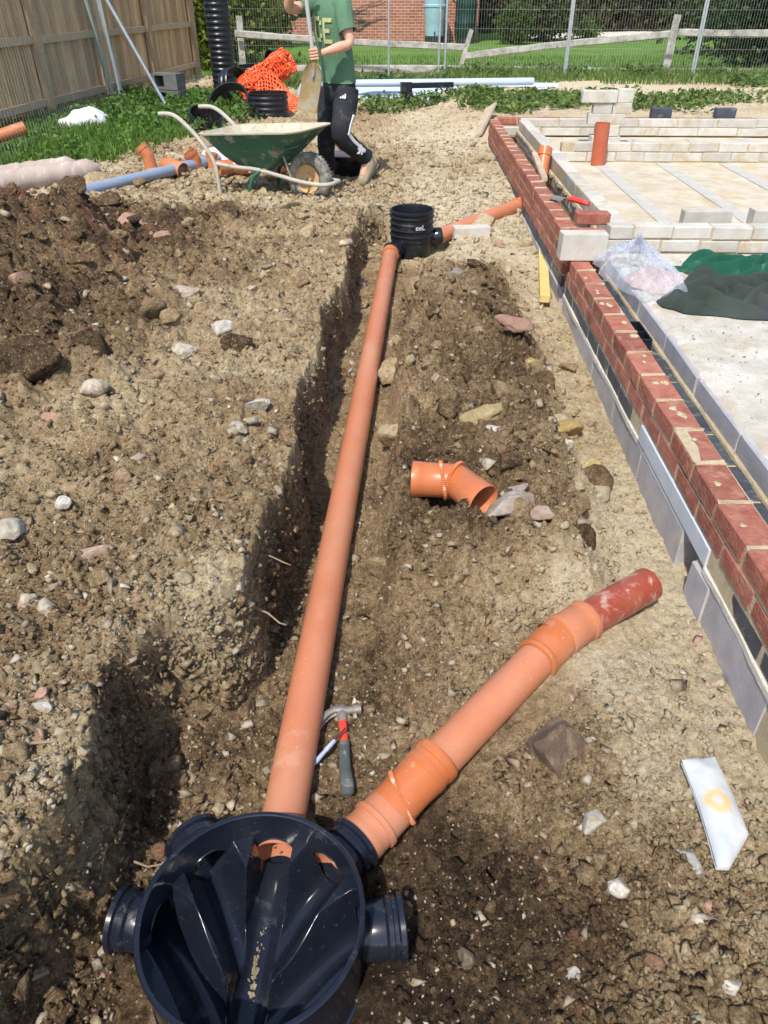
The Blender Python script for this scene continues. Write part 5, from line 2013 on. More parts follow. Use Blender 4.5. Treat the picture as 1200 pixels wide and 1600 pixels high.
def loose_f(u, v):
    x = -2.25 + 1.15 * u
    top = .68 - .4 * u + .10 * math.sin(u * 9)
    z = .22 + (top - .22) * (1 - v) ** 1.3
    y = 12.55 - .45 * v + .10 * math.sin(u * 7 + v * 4)
    k = jt[int(u * 40) * 23 + int(v * 17)]
    return Vector((x + .12 * v, y, z)) + Vector(k) * .6


strands(loose_f, 26, 13, .009).build('loose_netting', 'orange_net', net, False, True)

# bagged coil of pipe
coil = thing('pipe_coil', (-1.42, 12.7, .2), 'coil of pale lilac pipe in a clear bag beside the netting', 'pipe coil')
for k in range(5):
    mb = MB()
    pts = []
    for i in range(25):
        a = -.3 + 1.35 * PI * i / 24
        pts.append((-1.38 + (.20 + .012 * k) * math.cos(a), 12.62 + .035 * k, .34 + (.22 + .01 * k) * math.sin(a)))
    mb.tube(pts, .022, 8)
    mb.build('coil_turn', 'pale_blue_plastic', coil, True, True)
o = blob('clear_bag', 'clear_plastic', -1.25, 12.72, .3, .35, .28, .50, .3, lambda X, Y, r: .6 + .4 * ridged(X, Y, 1.8, 45), 60, 50, edge=.2, seed=30, thick=False)
tag(o, 'clear plastic bag draped over the pipe coil by the netting', 'plastic bag')

# pale blue pipes lying along the back
mbp = [((-1.3, 14.9, .33), (2.55, 14.35, .33), .07), ((-1.1, 14.6, .25), (2.65, 14.05, .28), .07), ((-1.0, 14.2, .24), (2.3, 13.75, .25), .055), ((-.9, 13.95, .42), (2.1, 14.15, .44), .055), ((-1.2, 13.8, .22), (1.6, 13.4, .22), .05)]
for i, (a, b, r) in enumerate(mbp):
    mb = MB()
    hollow(mb, a, b, r, .005, 20)
    o = mb.build('water_pipe', 'pale_blue_plastic', smooth=True)
    tag(o, ('rearmost long pale blue pipe of the bundle under the mesh fence', 'second pale blue pipe from the back of the bundle', 'middle pale blue pipe of the bundle behind the nettles', 'pale blue pipe lying on top across the bundle', 'frontmost pale blue pipe, nearest the nettles')[i], 'pipe', 'pale blue pipes along the back')
for i, (a, b, r, lab) in enumerate((((2.75, 14.35, .22), (6.4, 14.9, .26), .035, 'thin pale pipe lying at the back right below the mesh fence'),
                                    ((2.6, 13.9, .22), (5.4, 13.9, .22), .055, 'pale blue pipe half hidden in nettles behind the far wall'),
                                    ((5.2, 14.3, .22), (7.4, 14.1, .22), .055, 'pale blue pipe at the far right edge behind the wall'))):
    mb = MB()
    hollow(mb, a, b, r, .005, 20)
    o = mb.build('water_pipe', 'pale_blue_plastic', smooth=True)
    tag(o, lab, 'pipe')
# dark hollow plastic tray
tray = thing('plastic_tray', (.0, 12.9, .2), 'dark grey plastic crate with round holes lying in the nettles', 'crate', R(14))
mb = MB()
mb.box((0, 0, .17), (.17, .10, .32))
mb.box((.42, .14, .27), (.72, .10, .07))
mb.build('body', 'black_ring_plastic', tray, bevel=.006)
for (x, z) in ((-.04, .24), (-.04, .11), (.04, .17)):
    MB().tube([(x, -.056, z), (x, -.046, z)], .032, 16).build('hole', 'shaft_black', tray)

# hollow grey blocks by the fence
for (z, dx, lab) in ((.20, 0, 'lower hollow grey block of the pair by the timber fence'), (.42, -.02, 'upper hollow grey block of the pair by the timber fence')):
    hb = thing('hollow_block', (-3.62 + dx, 13.0, z), lab, 'block', R(-22), 'hollow blocks by the fence')
    mb = MB()
    for (c, d) in (((0, 0, .015), (.44, .21, .03)), ((0, 0, .20), (.44, .21, .03)), ((-.205, 0, .108), (.03, .21, .155)), ((.10, 0, .108), (.24, .21, .155)), ((-.1, .09, .108), (.18, .03, .155))):
        mb.box(c, d)
    mb.build('shell', 'hollow_grey', hb) if 'hollow_grey' in MATS else mb.build('shell', 'dark_concrete', hb)

# ------------------------------------------------------------------ the worker
random.seed(31)
PZ = .20
person = thing('person', (-.58, 7.26, PZ), 'worker in green t-shirt and dark tracksuit trousers leaning a shovel over the barrow', 'person')
FD, LD = Vector((-.8, -.6, 0)), Vector((.6, -.8, 0))       # facing, and his left


def skin_mesh(J, Eg, root, sub=2):
    me = bpy.data.meshes.new('tmp')
    names = list(J)
    me.from_pydata([J[k][0] for k in names], [(names.index(a), names.index(b)) for a, b in Eg], [])
    ob = bpy.data.objects.new('tmp', me)
    C.objects.link(ob)
    md = ob.modifiers.new('s', 'SKIN')
    md.use_smooth_shade = True
    md.branch_smoothing = .4
    if not me.skin_vertices:
        return None
    for i, k in enumerate(names):
        r = J[k][1]
        me.skin_vertices[0].data[i].radius = r if isinstance(r, tuple) else (r, r)
        me.skin_vertices[0].data[i].use_root = (k == root)
    ss = ob.modifiers.new('u', 'SUBSURF')
    ss.levels = ss.render_levels = sub
    dg = bpy.context.evaluated_depsgraph_get()
    out = bpy.data.meshes.new_from_object(ob.evaluated_get(dg))
    bpy.data.objects.remove(ob)
    V = [v.co[:] for v in out.vertices]
    F = [tuple(p.vertices) for p in out.polygons]
    return V, F


LSH, LEL, LHA = (-.515, 7.115, 1.545), (-.452, 7.035, 1.290), (-.690, 6.960, 1.232)
RSH, REL, RHA = (-.715, 7.385, 1.545), (-.975, 7.235, 1.520), (-.835, 7.03, 1.765)
J = {'pelvis': ((-.575, 7.26, .97), .105), 'belly': ((-.59, 7.26, 1.15), .10), 'chest': ((-.615, 7.25, 1.40), .115), 'neckb': ((-.62, 7.245, 1.58), .062), 'neck': ((-.628, 7.24, 1.64), .052),
     'jaw': ((-.655, 7.222, 1.715), .068), 'skull': ((-.640, 7.235, 1.80), .086), 'crown': ((-.635, 7.24, 1.865), .060), 'nose': ((-.735, 7.165, 1.755), .014),
     'lsh': (LSH, .060), 'lmid': ((-.49, 7.075, 1.42), .050), 'lel': (LEL, .042), 'lfa': ((-.55, 7.0, 1.268), .043), 'lwr': ((-.665, 6.968, 1.236), .027), 'lpa': (LHA, .032),
     'rsh': (RSH, .060), 'rmid': ((-.85, 7.31, 1.535), .050), 'rel': (REL, .044), 'rfa': ((-.93, 7.16, 1.62), .040), 'rwr': ((-.855, 7.05, 1.735), .027), 'rpa': (RHA, .032),
     'lhip': ((-.50, 7.19, .93), .085), 'lkn': ((-.565, 7.08, .63), .058), 'lan': ((-.345, 7.31, .42), .042), 'lft': ((-.385, 7.20, .25), .036),
     'rhip': ((-.65, 7.33, .93), .085), 'rkn': ((-.70, 7.28, .62), .058), 'ran': ((-.715, 7.36, .30), .042), 'rft': ((-.81, 7.29, .235), .034)}
Eg = [('pelvis', 'belly'), ('belly', 'chest'), ('chest', 'neckb'), ('neckb', 'neck'), ('neck', 'jaw'), ('jaw', 'skull'), ('skull', 'crown'), ('jaw', 'nose'), ('chest', 'lsh'), ('lsh', 'lmid'), ('lmid', 'lel'), ('lel', 'lfa'), ('lfa', 'lwr'), ('lwr', 'lpa'),
      ('chest', 'rsh'), ('rsh', 'rmid'), ('rmid', 'rel'), ('rel', 'rfa'), ('rfa', 'rwr'), ('rwr', 'rpa'), ('pelvis', 'lhip'), ('lhip', 'lkn'), ('lkn', 'lan'), ('lan', 'lft'), ('pelvis', 'rhip'), ('rhip', 'rkn'), ('rkn', 'ran'), ('ran', 'rft')]
mb = MB()
sk = skin_mesh(J, Eg, 'pelvis')
if sk:
    mb.add(*sk)
# fingers closed round the shovel shaft
SH0, SH1 = Vector((-.748, 6.985, 1.13)), Vector((-.812, 7.010, 1.84))
sd_ = (SH1 - SH0).normalized()


def grip(hand, zc, side):
    """four fingers wrapped over the camera side of the shaft, thumb the other way"""
    ax = SH0 + sd_ * ((zc - SH0.z) / sd_.z)
    to = (Vector(hand) - ax)
    to -= sd_ * to.dot(sd_)
    to.normalize()
    sid = sd_.cross(to) * side
    for k in range(4):
        c = ax + sd_ * (.030 - .0205 * k)
        L = (.92, 1.0, .97, .82)[k]
        pts = [c + to * .042 - sid * .004]
        for q in range(1, 7):
            a = q / 6 * 2.9 * L
            pts.append(c + (to * math.cos(a) + sid * math.sin(a)) * .0265)
        mb.tube(pts, [.0115, .0108, .0102, .0098, .0092, .0086, .0065], 8)
    c = ax + sd_ * .040
    pts = [c + to * .040 - sd_ * .03] + [c + (to * math.cos(a) - sid * math.sin(a)) * .027 + sd_ * (.002 * i) for i, a in enumerate((.5, 1.1, 1.8, 2.3))]
    mb.tube(pts, [.0135, .0125, .0115, .0105, .007], 8)


grip(LHA, 1.222, -1)
grip(RHA, 1.762, 1)
mb.build('body', 'skin', person, True, True, auto=70)
# face and hair (above the picture)
for s in (-1, 1):
    c = Vector((-.640, 7.235, 1.785)) + FD * .076 + LD * (s * .032)
    e = MB().lathe([(.0, -.011), (.008, -.008), (.011, 0), (.008, .008), (0, .011)], 10, c, FD).build('eye', 'eye_white', person, True, True)
    c = Vector((-.640, 7.235, 1.775)) + LD * (s * .086) - FD * .005
    MB().tube([c - Vector((0, 0, .03)), c, c + Vector((0, 0, .03))], [.008, .016, .010], 8).build('ear', 'skin', person, True, True)
c = Vector((-.640, 7.235, 1.735)) + FD * .078
MB().tube([c - LD * .024, c + FD * .004, c + LD * .024], [.003, .006, .003], 8).build('mouth', 'bag_contents', person, True, True)
mb = MB()
mb.lathe([(.0, .115), (.045, .105), (.082, .065), (.098, .01), (.099, -.02)], 24, (-.632, 7.241, 1.80), (.10, .08, 1))
mb.build('hair', 'hair', person, True, True)


def ring_at(c, hw, hd, n=36, fold=0.0, seed=0, dz=0.0):
    out = []
    for i in range(n):
        a = 2 * PI * i / n
        k = 1 + fold * math.sin(a * 5 + seed) * .6 + fold * math.sin(a * 9 + seed * 2.3) * .4
        p = Vector(c) + LD * (math.cos(a) * hw * k) + FD * (math.sin(a) * hd * k)
        p.z += dz * math.cos(a)
        out.append(tuple(p))
    return out


# shirt: body, sleeves
TORSO = [(1.005, .176, .132, (-.575, 7.26)), (1.02, .178, .134, (-.575, 7.26)), (1.07, .172, .128, (-.578, 7.26)), (1.12, .174, .126, (-.583, 7.26)), (1.18, .170, .128, (-.59, 7.258)), (1.25, .176, .130, (-.60, 7.255)),
         (1.33, .186, .136, (-.61, 7.252)), (1.40, .198, .138, (-.615, 7.25)), (1.48, .205, .132, (-.618, 7.25)), (1.54, .198, .118, (-.62, 7.248)), (1.585, .150, .095, (-.62, 7.246)), (1.615, .085, .076, (-.62, 7.245)), (1.63, .066, .062, (-.622, 7.244))]
rs = [ring_at((c[0], c[1], z), hw, hd, 44, .055 if z < 1.4 else .018, z * 23 + 3 * math.sin(z * 30)) for (z, hw, hd, c) in TORSO]
m1 = ring_mesh([rs[0]] + rs)


def sleeve(m, pts, rr, n=22):
    pts = [Vector(p) for p in pts]
    m.tube(pts, rr, n, False)
    # hem turned in
    d = (pts[-1] - pts[-2]).normalized()
    m.tube([pts[-1] + d * .001, pts[-1] - d * .03], [rr[-1] * 1.0, rr[-1] * .86], n, False)


sleeve(m1, [(-.56, 7.17, 1.545), LSH, (-.508, 7.10, 1.48), (-.492, 7.078, 1.42), (-.478, 7.062, 1.375)], [.075, .078, .076, .074, .073])
sleeve(m1, [(-.68, 7.33, 1.545), RSH, (-.78, 7.35, 1.542), (-.85, 7.31, 1.535), (-.885, 7.29, 1.532)], [.075, .078, .076, .074, .073])
m1.build('t_shirt', 'green_shirt', person, True, True, auto=60)


def on_torso(ang, z, out=.004):
    for (a, b) in zip(TORSO[:-1], TORSO[1:]):
        if a[0] <= z <= b[0]:
            t = (z - a[0]) / (b[0] - a[0])
            hw, hd = a[1] + (b[1] - a[1]) * t, a[2] + (b[2] - a[2]) * t
            cx, cy = a[3][0] + (b[3][0] - a[3][0]) * t, a[3][1] + (b[3][1] - a[3][1]) * t
            return Vector((cx, cy, z)) + LD * (math.sin(ang) * (hw * 1.03 + out)) + FD * (math.cos(ang) * (hd * 1.03 + out))


# chest print: two block letters
def patch(cells, u0, u1, z0, z1, nu, nz):
    mb = MB()
    for (i0, i1, j0, j1) in cells:
        P = []
        for b in range(5):
            z = z0 + (z1 - z0) * (j0 + (j1 - j0) * b / 4) / nz
            P.append([on_torso(u0 + (u1 - u0) * (i0 + (i1 - i0) * a / 4) / nu, z, .006) for a in range(5)])
        mb.grid(P)
    return mb


patch([(0, 1, 0, 6), (1, 3, 0, 1), (1, 3, 5, 6), (3, 4, 1, 2), (3, 4, 4, 5)], R(-10), R(16), 1.30, 1.475, 4, 6).build('chest_print', 'print_yellow', person, False, True)
patch([(0, 1, 0, 6), (1, 4, 0, 1), (1, 3, 2.5, 3.5), (1, 4, 5, 6)], R(20), R(46), 1.29, 1.465, 4, 6).build('chest_print', 'print_yellow', person, False, True)

# trousers
LL = [((-.515, 7.20, .95), .110), ((-.515, 7.175, .88), .108), ((-.53, 7.13, .78), .098), ((-.552, 7.095, .69), .088), ((-.560, 7.085, .63), .083), ((-.525, 7.125, .575), .081), ((-.455, 7.20, .505), .076), ((-.385, 7.27, .44), .070), ((-.360, 7.295, .415), .076), ((-.345, 7.31, .398), .062)]
RL = [((-.645, 7.32, .95), .110), ((-.66, 7.32, .86), .106), ((-.68, 7.30, .76), .096), ((-.695, 7.285, .65), .086), ((-.70, 7.285, .60), .084), ((-.71, 7.31, .50), .078), ((-.713, 7.34, .40), .070), ((-.715, 7.355, .33), .075), ((-.715, 7.36, .305), .062)]
m1 = ring_mesh([ring_at((-.575, 7.26, 1.04), .160, .118, 36), ring_at((-.575, 7.26, .99), .172, .126, 36, .01), ring_at((-.578, 7.262, .93), .182, .130, 36, .015), ring_at((-.580, 7.262, .87), .168, .118, 36), ring_at((-.580, 7.262, .83), .10, .06, 36)], True, True)
for L in (LL, RL):
    pts, rr = [], []
    for i in range(len(L) - 1):
        for k in range(4):
            t = k / 4
            pts.append(Vector(L[i][0]).lerp(Vector(L[i + 1][0]), t))
            rr.append((L[i][1] + (L[i + 1][1] - L[i][1]) * t) * (1 + .022 * math.sin(i * 4 + k * 1.9)))
    pts.append(Vector(L[-1][0]))
    rr.append(L[-1][1])
    m1.tube(pts, rr, 26)
m1.build('trousers', 'navy_trousers', person, True, True, auto=60)


def on_leg(L, s, dirv, out=.004):
    i = min(int(s), len(L) - 2)
    t = s - i
    p = Vector(L[i][0]).lerp(Vector(L[i + 1][0]), t)
    ax = (Vector(L[i + 1][0]) - Vector(L[i][0])).normalized()
    d = Vector(dirv)
    d = (d - ax * d.dot(ax)).normalized()
    return p + d * ((L[i][1] + (L[i + 1][1] - L[i][1]) * t) * 1.02 + out), d, ax


for k in range(3):
    an = R(-34 + 11 * k)
    dv = (math.cos(an), math.sin(an), 0)
    pts = [on_leg(LL, 2.0 + (6.6 - 2.0) * i / 16 if k else 2.0 + 4.6 * i / 16, dv, .002)[0] for i in range(17)]
    if k == 2:
        pts = pts[7:]
    MB().tube(pts, .0055, 6).build('side_stripe', 'print_white', person, True, True)
# thigh mark: three slanted bars making a triangle
p, d, ax = on_leg(LL, 1.25, (-.15, -1, .1), .005)
sx = ax.cross(d).normalized()
if sx.x < 0:
    sx = -sx
up = -ax
for k in range(3):
    x0 = -.026 + .018 * k
    h = .016 + .013 * k
    w_ = .013
    b = p + sx * x0
    mb = MB()
    mb.add([b, b + sx * w_, b + sx * (w_ + .004 - .002 * k) + up * h * .7, b + sx * .004 + up * h, b + d * .002, b + sx * w_ + d * .002, b + sx * (w_ + .002) + up * h * .7 + d * .002, b + sx * .004 + up * h + d * .002],
           [(0, 1, 2, 3), (4, 5, 6, 7), (0, 4, 7, 3), (1, 5, 6, 2), (3, 2, 6, 7), (0, 1, 5, 4)])
    mb.build('thigh_mark', 'print_white', person, False, True)
# shin mark: three leaf shapes above a bar
p, d, ax = on_leg(LL, 6.2, (.62, -.78, .0), .006)
sx = ax.cross(d).normalized()
for k, a in enumerate((-50, 0, 50)):
    up = (-ax * math.cos(R(a)) + sx * math.sin(R(a)))
    sd2 = up.cross(d)
    mb = MB()
    mb.add([p, p + up * .03 + sd2 * .013, p + up * .058, p + up * .03 - sd2 * .013, p + d * .002, p + up * .03 + sd2 * .013 + d * .002, p + up * .058 + d * .002, p + up * .03 - sd2 * .013 + d * .002],
           [(0, 1, 2, 3), (4, 5, 6, 7), (0, 1, 5, 4), (1, 2, 6, 5), (2, 3, 7, 6), (3, 0, 4, 7)])
    mb.build('shin_mark', 'print_white', person, False, True)
MB().box(p + ax * .014 + d * .001, (.05, .004, .014), Matrix((sx, d, -ax)).transposed()).build('shin_mark', 'print_white', person, False, True)

# boots
for (top, heel, ball, toe, nm) in (((-.352, 7.303, .445), (-.290, 7.355, .375), (-.375, 7.225, .240), (-.395, 7.175, .222), 'l'), ((-.715, 7.36, .36), (-.68, 7.385, .245), (-.79, 7.305, .238), (-.85, 7.26, .232), 'r')):
    mb = MB()
    top, heel, ball, toe = [Vector(q) for q in (top, heel, ball, toe)]
    mid = (heel + ball) / 2 + Vector((0, 0, .022))
    mb.tube([top, top.lerp(mid, .45), mid, ball, toe, toe + (toe - ball) * .35], [.060, .064, .060, .052, .045, .018], 16)
    mb.tube([heel + (heel - mid) * .15, heel, mid, ball], [.022, .046, .050, .040], 14)
    b = mb.build('boot', 'muddy_boot', person, True, True)
    mb = MB()
    dn = (ball - heel).cross(LD).normalized()
    if dn.z > 0:
        dn = -dn
    off = dn * .036
    mb.tube([heel + off, (heel + ball) / 2 + off, ball + off, toe + off * .9], [.038, .034, .042, .032], 14, ry=.4)
    mb.build('sole', 'mud', b, True, True) if False else mb.build('sole', 'mud', person, True, True)

# shovel held upright in front of him
shv = thing('shovel', tuple(SH0 - Vector((0, 0, .34))), 'long handled shovel with clay covered square blade held blade down', 'shovel')
MB().tube([SH0 + Vector((.004, 0, -.03)), SH0, SH1], .0165, 12).build('shaft', 'grey_shaft', shv, True, True)
MB().tube([SH1 - LD * .055, SH1 + LD * .055], .016, 10).build('grip', 'grey_shaft', shv, True, True)
P = []
bu = Vector((-.80, .60, 0)) * -1
bx = Vector((.93, -.32, -.10)).normalized()
for i in range(13):
    v = i / 12
    row = []
    for j in range(11):
        u = (j - 5) / 5
        wd = .088 * (.55 + .45 * min(1, v * 5)) if v < .2 else .088
        c = Vector((-.752, 6.975, 1.155)).lerp(Vector((-.825, 6.955, .815)), v)
        row.append(c + bx * (u * wd) + Vector((-.2, -.95, 0)) * (.022 * u * u - .02 * math.sin(v * PI)))
    P.append(row)
mb = MB()
mb.grid(P)
mb.grid([[p + Vector((.004, .010, 0)) for p in row] for row in P])
for row in (P[0], P[-1], [r_[0] for r_ in P], [r_[-1] for r_ in P]):
    mb.grid([row, [p + Vector((.004, .010, 0)) for p in row]])
mb.build('blade', 'steel_blade', shv, True, True)
MB().tube([SH0 + Vector((.002, 0, .06)), SH0 + Vector((-.004, -.002, -.02)), Vector((-.765, 6.965, 1.06))], [.021, .022, .008], 12).build('socket', 'steel_blade', shv, True, True)

# ------------------------------------------------------------------ timber fence on the left
random.seed(41)
FA, FB = Vector((-5.20, 8.3, .10)), Vector((-4.50, 18.3, .10))
fd = (FB - FA).normalized()
fn = Vector((fd.y, -fd.x, 0))             # towards the site
fence = thing('board_fence', tuple(FA.lerp(FB, .5)), 'weathered close boarded timber fence along the left side of the site', 'fence')
L = (FB - FA).length
s = 0.0
bm_cache = {}
while s < L:
    wdt = random.uniform(.085, .115)
    p = FA + fd * (s + wdt / 2) - fn * (.004 + random.uniform(0, .012))
    me = None
    key = random.randrange(6)
    if key not in bm_cache:
        m1 = MB()
        m1.box((0, 0, .95), (.108, .016, 1.90), (0, 0, 0), jit=.003)
        m1.box((.045, .008, .95), (.016, .010, 1.88), (0, 0, 0), jit=.002)
        t = m1.build('board', 'fence_timber', fence)
        bm_cache[key] = t.data
        bpy.data.objects.remove(t)
    o = bpy.data.objects.new('board', bm_cache[key])
    o.location = p - fence.location
    o.rotation_euler = (random.uniform(-.006, .006), random.uniform(-.008, .008), math.atan2(fd.y, fd.x) + random.uniform(-.40, -.22))
    o.scale = (wdt / .103, 1, random.uniform(.985, 1.015))
    link(o, fence)
    s += wdt
for sp in (1.0, 3.15, 5.1, 7.3, 9.85):
    p = FA + fd * sp + fn * .09
    MB().box(p + Vector((0, 0, 1.0)), (.11, .11, 2.0), (0, 0, math.atan2(fd.y, fd.x)), jit=.004).build('post', 'aged_timber', fence, world=True, bevel=.006)
for z in (.30, 1.02, 1.70):
    for a, b in ((.0, 1.0), (1.0, 3.15), (3.15, 5.1), (5.1, 7.3), (7.3, 9.85)):
        p, q = FA + fd * (a + .05) + fn * .045, FA + fd * (b - .05) + fn * .045
        MB().bar(p + Vector((0, 0, z)), q + Vector((0, 0, z + random.uniform(-.01, .01))), .075, .085).build('rail', 'aged_timber', fence, world=True)


# ------------------------------------------------------------------ mesh site fence panels
def mesh_panel(A, B, label, h=2.0, z0=.14, lean=(0, 0), spv=.05, sph=.30, vr=.0013):
    A, B = Vector((A[0], A[1], z0)), Vector((B[0], B[1], z0))
    ln = Vector((lean[0], lean[1], 0))
    t = thing('mesh_fence_panel', tuple((A + B) / 2), label, 'fence panel', 0, 'mesh fence panels round the site')
    d = (B - A)
    L = d.length
    d.normalize()

    def P(s, z):
        return A + d * s + Vector((0, 0, z)) + ln * (z / h)
    for s in (0, L):
        MB().tube([P(s, -.06), P(s, h)], .021, 10).build('pole', 'galvanised', t, True, True)
    MB().tube([P(0, h), P(L, h)], .021, 10).build('top_rail', 'galvanised', t, True, True)
    MB().tube([P(0, .08), P(L, .08)], .012, 8).build('bottom_rail', 'galvanised', t, True, True)
    mb = MB()
    s = spv
    while s < L - .01:
        mb.tube([P(s, .05), P(s, h)], vr, 3, False)
        s += spv
    z = .05 + sph
    while z < h:
        mb.tube([P(0, z), P(L, z)], vr * 1.1, 3, False)
        z += sph
    o = mb.build('wire_mesh', 'wire', t, world=True)
    o['kind'] = 'stuff'
    return t


mesh_panel((-3.88, 17.3), (-.35, 16.9), 'mesh fence panel behind the black pipe and the worker')
mesh_panel((-.35, 16.88), (.62, 16.72), 'narrow mesh fence panel left of the paired poles')
mesh_panel((.74, 16.70), (2.99, 16.36), 'mesh fence panel between the paired poles and the single pole')
mesh_panel((3.02, 16.34), (5.32, 16.16), 'mesh fence panel in front of the fallen rails')
mesh_panel((5.36, 16.15), (8.7, 16.0), 'mesh fence panel at the far right')
mesh_panel((-4.42, 13.0), (-3.72, 6.3), 'mesh fence panel in front of the timber fence on the left', lean=(-.10, 0), spv=.09)
for (a, b, m_, lab, cat) in (((-4.55, 13.05, .12), (-4.78, 13.05, 2.1), 'green_pole_paint', 'greenish steel pole against the timber fence', 'pole'),
                             ((-4.42, 13.10, .12), (-4.60, 13.10, 2.1), 'galvanised', 'grey steel pole beside the greenish one', 'pole')):
    o = MB().tube([a, b], .030, 10).build('steel_pole', m_, smooth=True)
    tag(o, lab, cat)
br = thing('steel_brace', (-3.36, 11.9, .2), 'galvanised brace leaning up to the left over the grass', 'brace')
MB().tube([(-3.38, 11.9, .22), (-4.20, 11.9, 1.95)], .024, 10).build('tube', 'galvanised', br, True, True)
MB().tube([(-3.40, 11.9, .30), (-3.22, 11.75, .14)], .018, 8).build('foot', 'galvanised', br, True, True)


# ------------------------------------------------------------------ old post and rail fence
def rough_bar(a, b, wdt, hgt, name, parent, mat='silver_timber', n=10):
    a, b = Vector(a), Vector(b)
    mb = MB()
    d = (b - a).normalized()
    sx = d.cross(Vector((0, 0, 1)))
    if sx.length < .2:
        sx = d.cross(Vector((0, 1, 0)))
    sx.normalize()
    up = sx.cross(d)
    k0 = len(mb.v)
    ph = random.random() * 6
    for i in range(n + 1):
        t = i / n
        c = a.lerp(b, t) + up * (.012 * math.sin(t * 5 + ph)) + sx * (.010 * math.sin(t * 4 + ph * 2))
        for (u, v) in ((-1, -.8), (.2, -1), (1, -.7), (.9, .8), (0, 1), (-1, .7)):
            mb.v.append(tuple(c + sx * (u * wdt / 2 * random.uniform(.85, 1.1)) + up * (v * hgt / 2 * random.uniform(.85, 1.1))))
    for i in range(n):
        for j in range(6):
            q = (j + 1) % 6
            mb.f.append((k0 + i * 6 + j, k0 + i * 6 + q, k0 + (i + 1) * 6 + q, k0 + (i + 1) * 6 + j))
            mb.m.append(0)
    mb.f += [tuple(range(k0, k0 + 6))[::-1], tuple(range(k0 + n * 6, k0 + n * 6 + 6))]
    mb.m += [0, 0]
    return mb.build(name, mat, parent, world=True)


rf = thing('rail_fence', (1.1, 18.2, .1), 'old silvered post and rail fence, broken and leaning, across the lawn edge', 'fence')
rough_bar((1.02, 18.2, .0), (1.34, 18.2, 1.02), .13, .10, 'post', rf)
rough_bar((5.10, 17.2, -.02), (5.18, 17.2, 1.30), .14, .10, 'post', rf)
rough_bar((-3.55, 18.5, .0), (-3.50, 18.5, 1.25), .14, .10, 'post', rf)
rough_bar((-3.6, 18.3, .93), (1.25, 18.3, .70), .05, .13, 'rail', rf)
rough_bar((-3.6, 18.3, .34), (3.75, 17.9, .30), .05, .14, 'rail', rf)
rough_bar((1.22, 18.1, .57), (5.15, 17.25, 1.00), .05, .13, 'rail', rf)
rough_bar((5.15, 17.3, 1.00), (8.6, 17.2, 1.02), .05, .13, 'rail', rf)
rough_bar((3.4, 16.9, .12), (9.0, 17.6, .42), .10, .13, 'fallen_rail', rf)
rough_bar((3.62, 17.85, .32), (4.0, 17.8, .29), .06, .16, 'split_end', rf, 'white_sack')

# ------------------------------------------------------------------ house with water butts


def house_mat():
    m, n, b = new_mat('house_front')
    v = tex_coord(n, 'Object')
    mp = n.nodes.new('ShaderNodeMapping')
    mp.inputs['Rotation'].default_value = (R(90), 0, 0)
    n.links.new(v, mp.inputs['Vector'])
    bt = n.nodes.new('ShaderNodeTexBrick')
    bt.inputs['Scale'].default_value = 1.0
    bt.inputs['Brick Width'].default_value = .28
    bt.inputs['Row Height'].default_value = .095
    bt.inputs['Mortar Size'].default_value = .011
    bt.inputs['Color1'].default_value = (.40, .135, .075, 1)
    bt.inputs['Color2'].default_value = (.30, .085, .05, 1)
    bt.inputs['Mortar'].default_value = (.46, .36, .28, 1)
    n.links.new(mp.outputs[0], bt.inputs['Vector'])
    col = mix(n, 1.0, bt.outputs['Color'], ramp(n, noise(n, v, 3, 5, .6), [(.3, .8), (.7, 1.2)]), 'MULTIPLY')
    n.links.new(col, b.inputs['Base Color'])
    setin(b, Roughness=.9)
    bump(n, b, bt.outputs['Fac'], -.4, .01)


house_mat()
M('roof_tile', (.16, .07, .05), (.24, .11, .075), 5, .9, .4, .02)
house = thing('brick_house', (-2.2, 37, .1), 'red brick house end beyond the lawn behind the worker', 'house')
mb = MB()
mb.box((-2.6, 37.5, 1.45), (10.6, 7.0, 2.8))
mb.build('wall', 'house_front', house, world=True)
mb = MB()
mb.add([(-8.3, 33.6, 2.85), (3.1, 33.6, 2.85), (3.1, 41.4, 2.85), (-8.3, 41.4, 2.85), (-8.3, 37.5, 5.6), (3.1, 37.5, 5.6)], [(0, 1, 5, 4), (2, 3, 4, 5), (0, 4, 3), (1, 2, 5), (0, 3, 2, 1)])
mb.build('roof', 'roof_tile', house, world=True)
vine = thing('climbing_vine', (-1.2, 33.95, .1), 'bare dark climbing stems across the brick house wall', 'vine')
for k in range(9):
    pts = []
    x, z = random.uniform(-3.9, -.2), random.uniform(.5, 1.2)
    dx = random.choice((-1, 1))
    for i in range(9):
        pts.append((x, 33.93 + random.uniform(-.03, .03), z))
        x += dx * random.uniform(.08, .3)
        z += random.uniform(-.05, .12)
    MB().tube(pts, [.035 - .003 * i for i in range(9)], 5).build('stem', 'bark', vine, world=True)


def butt(name, loc, prof, mat, label, extra):
    t = thing(name, loc, label, 'water butt')
    MB().lathe(prof, 36).build('barrel', mat, t, True, auto=30)
    extra(t)


def ex1(t):
    MB().lathe([(.0, 0), (.36, 0), (.36, .22), (.0, .22)], 20).build('stand', 'shaft_black', t, True)
    MB().lathe([(.43, 1.50), (.44, 1.56), (.40, 1.60), (0, 1.63)], 30).build('lid', 'blue_butt', t, True)
    MB().tube([(.0, -.36, .36), (.0, -.43, .34), (0, -.43, .28)], .03, 8).build('tap', 'shaft_black', t, True)


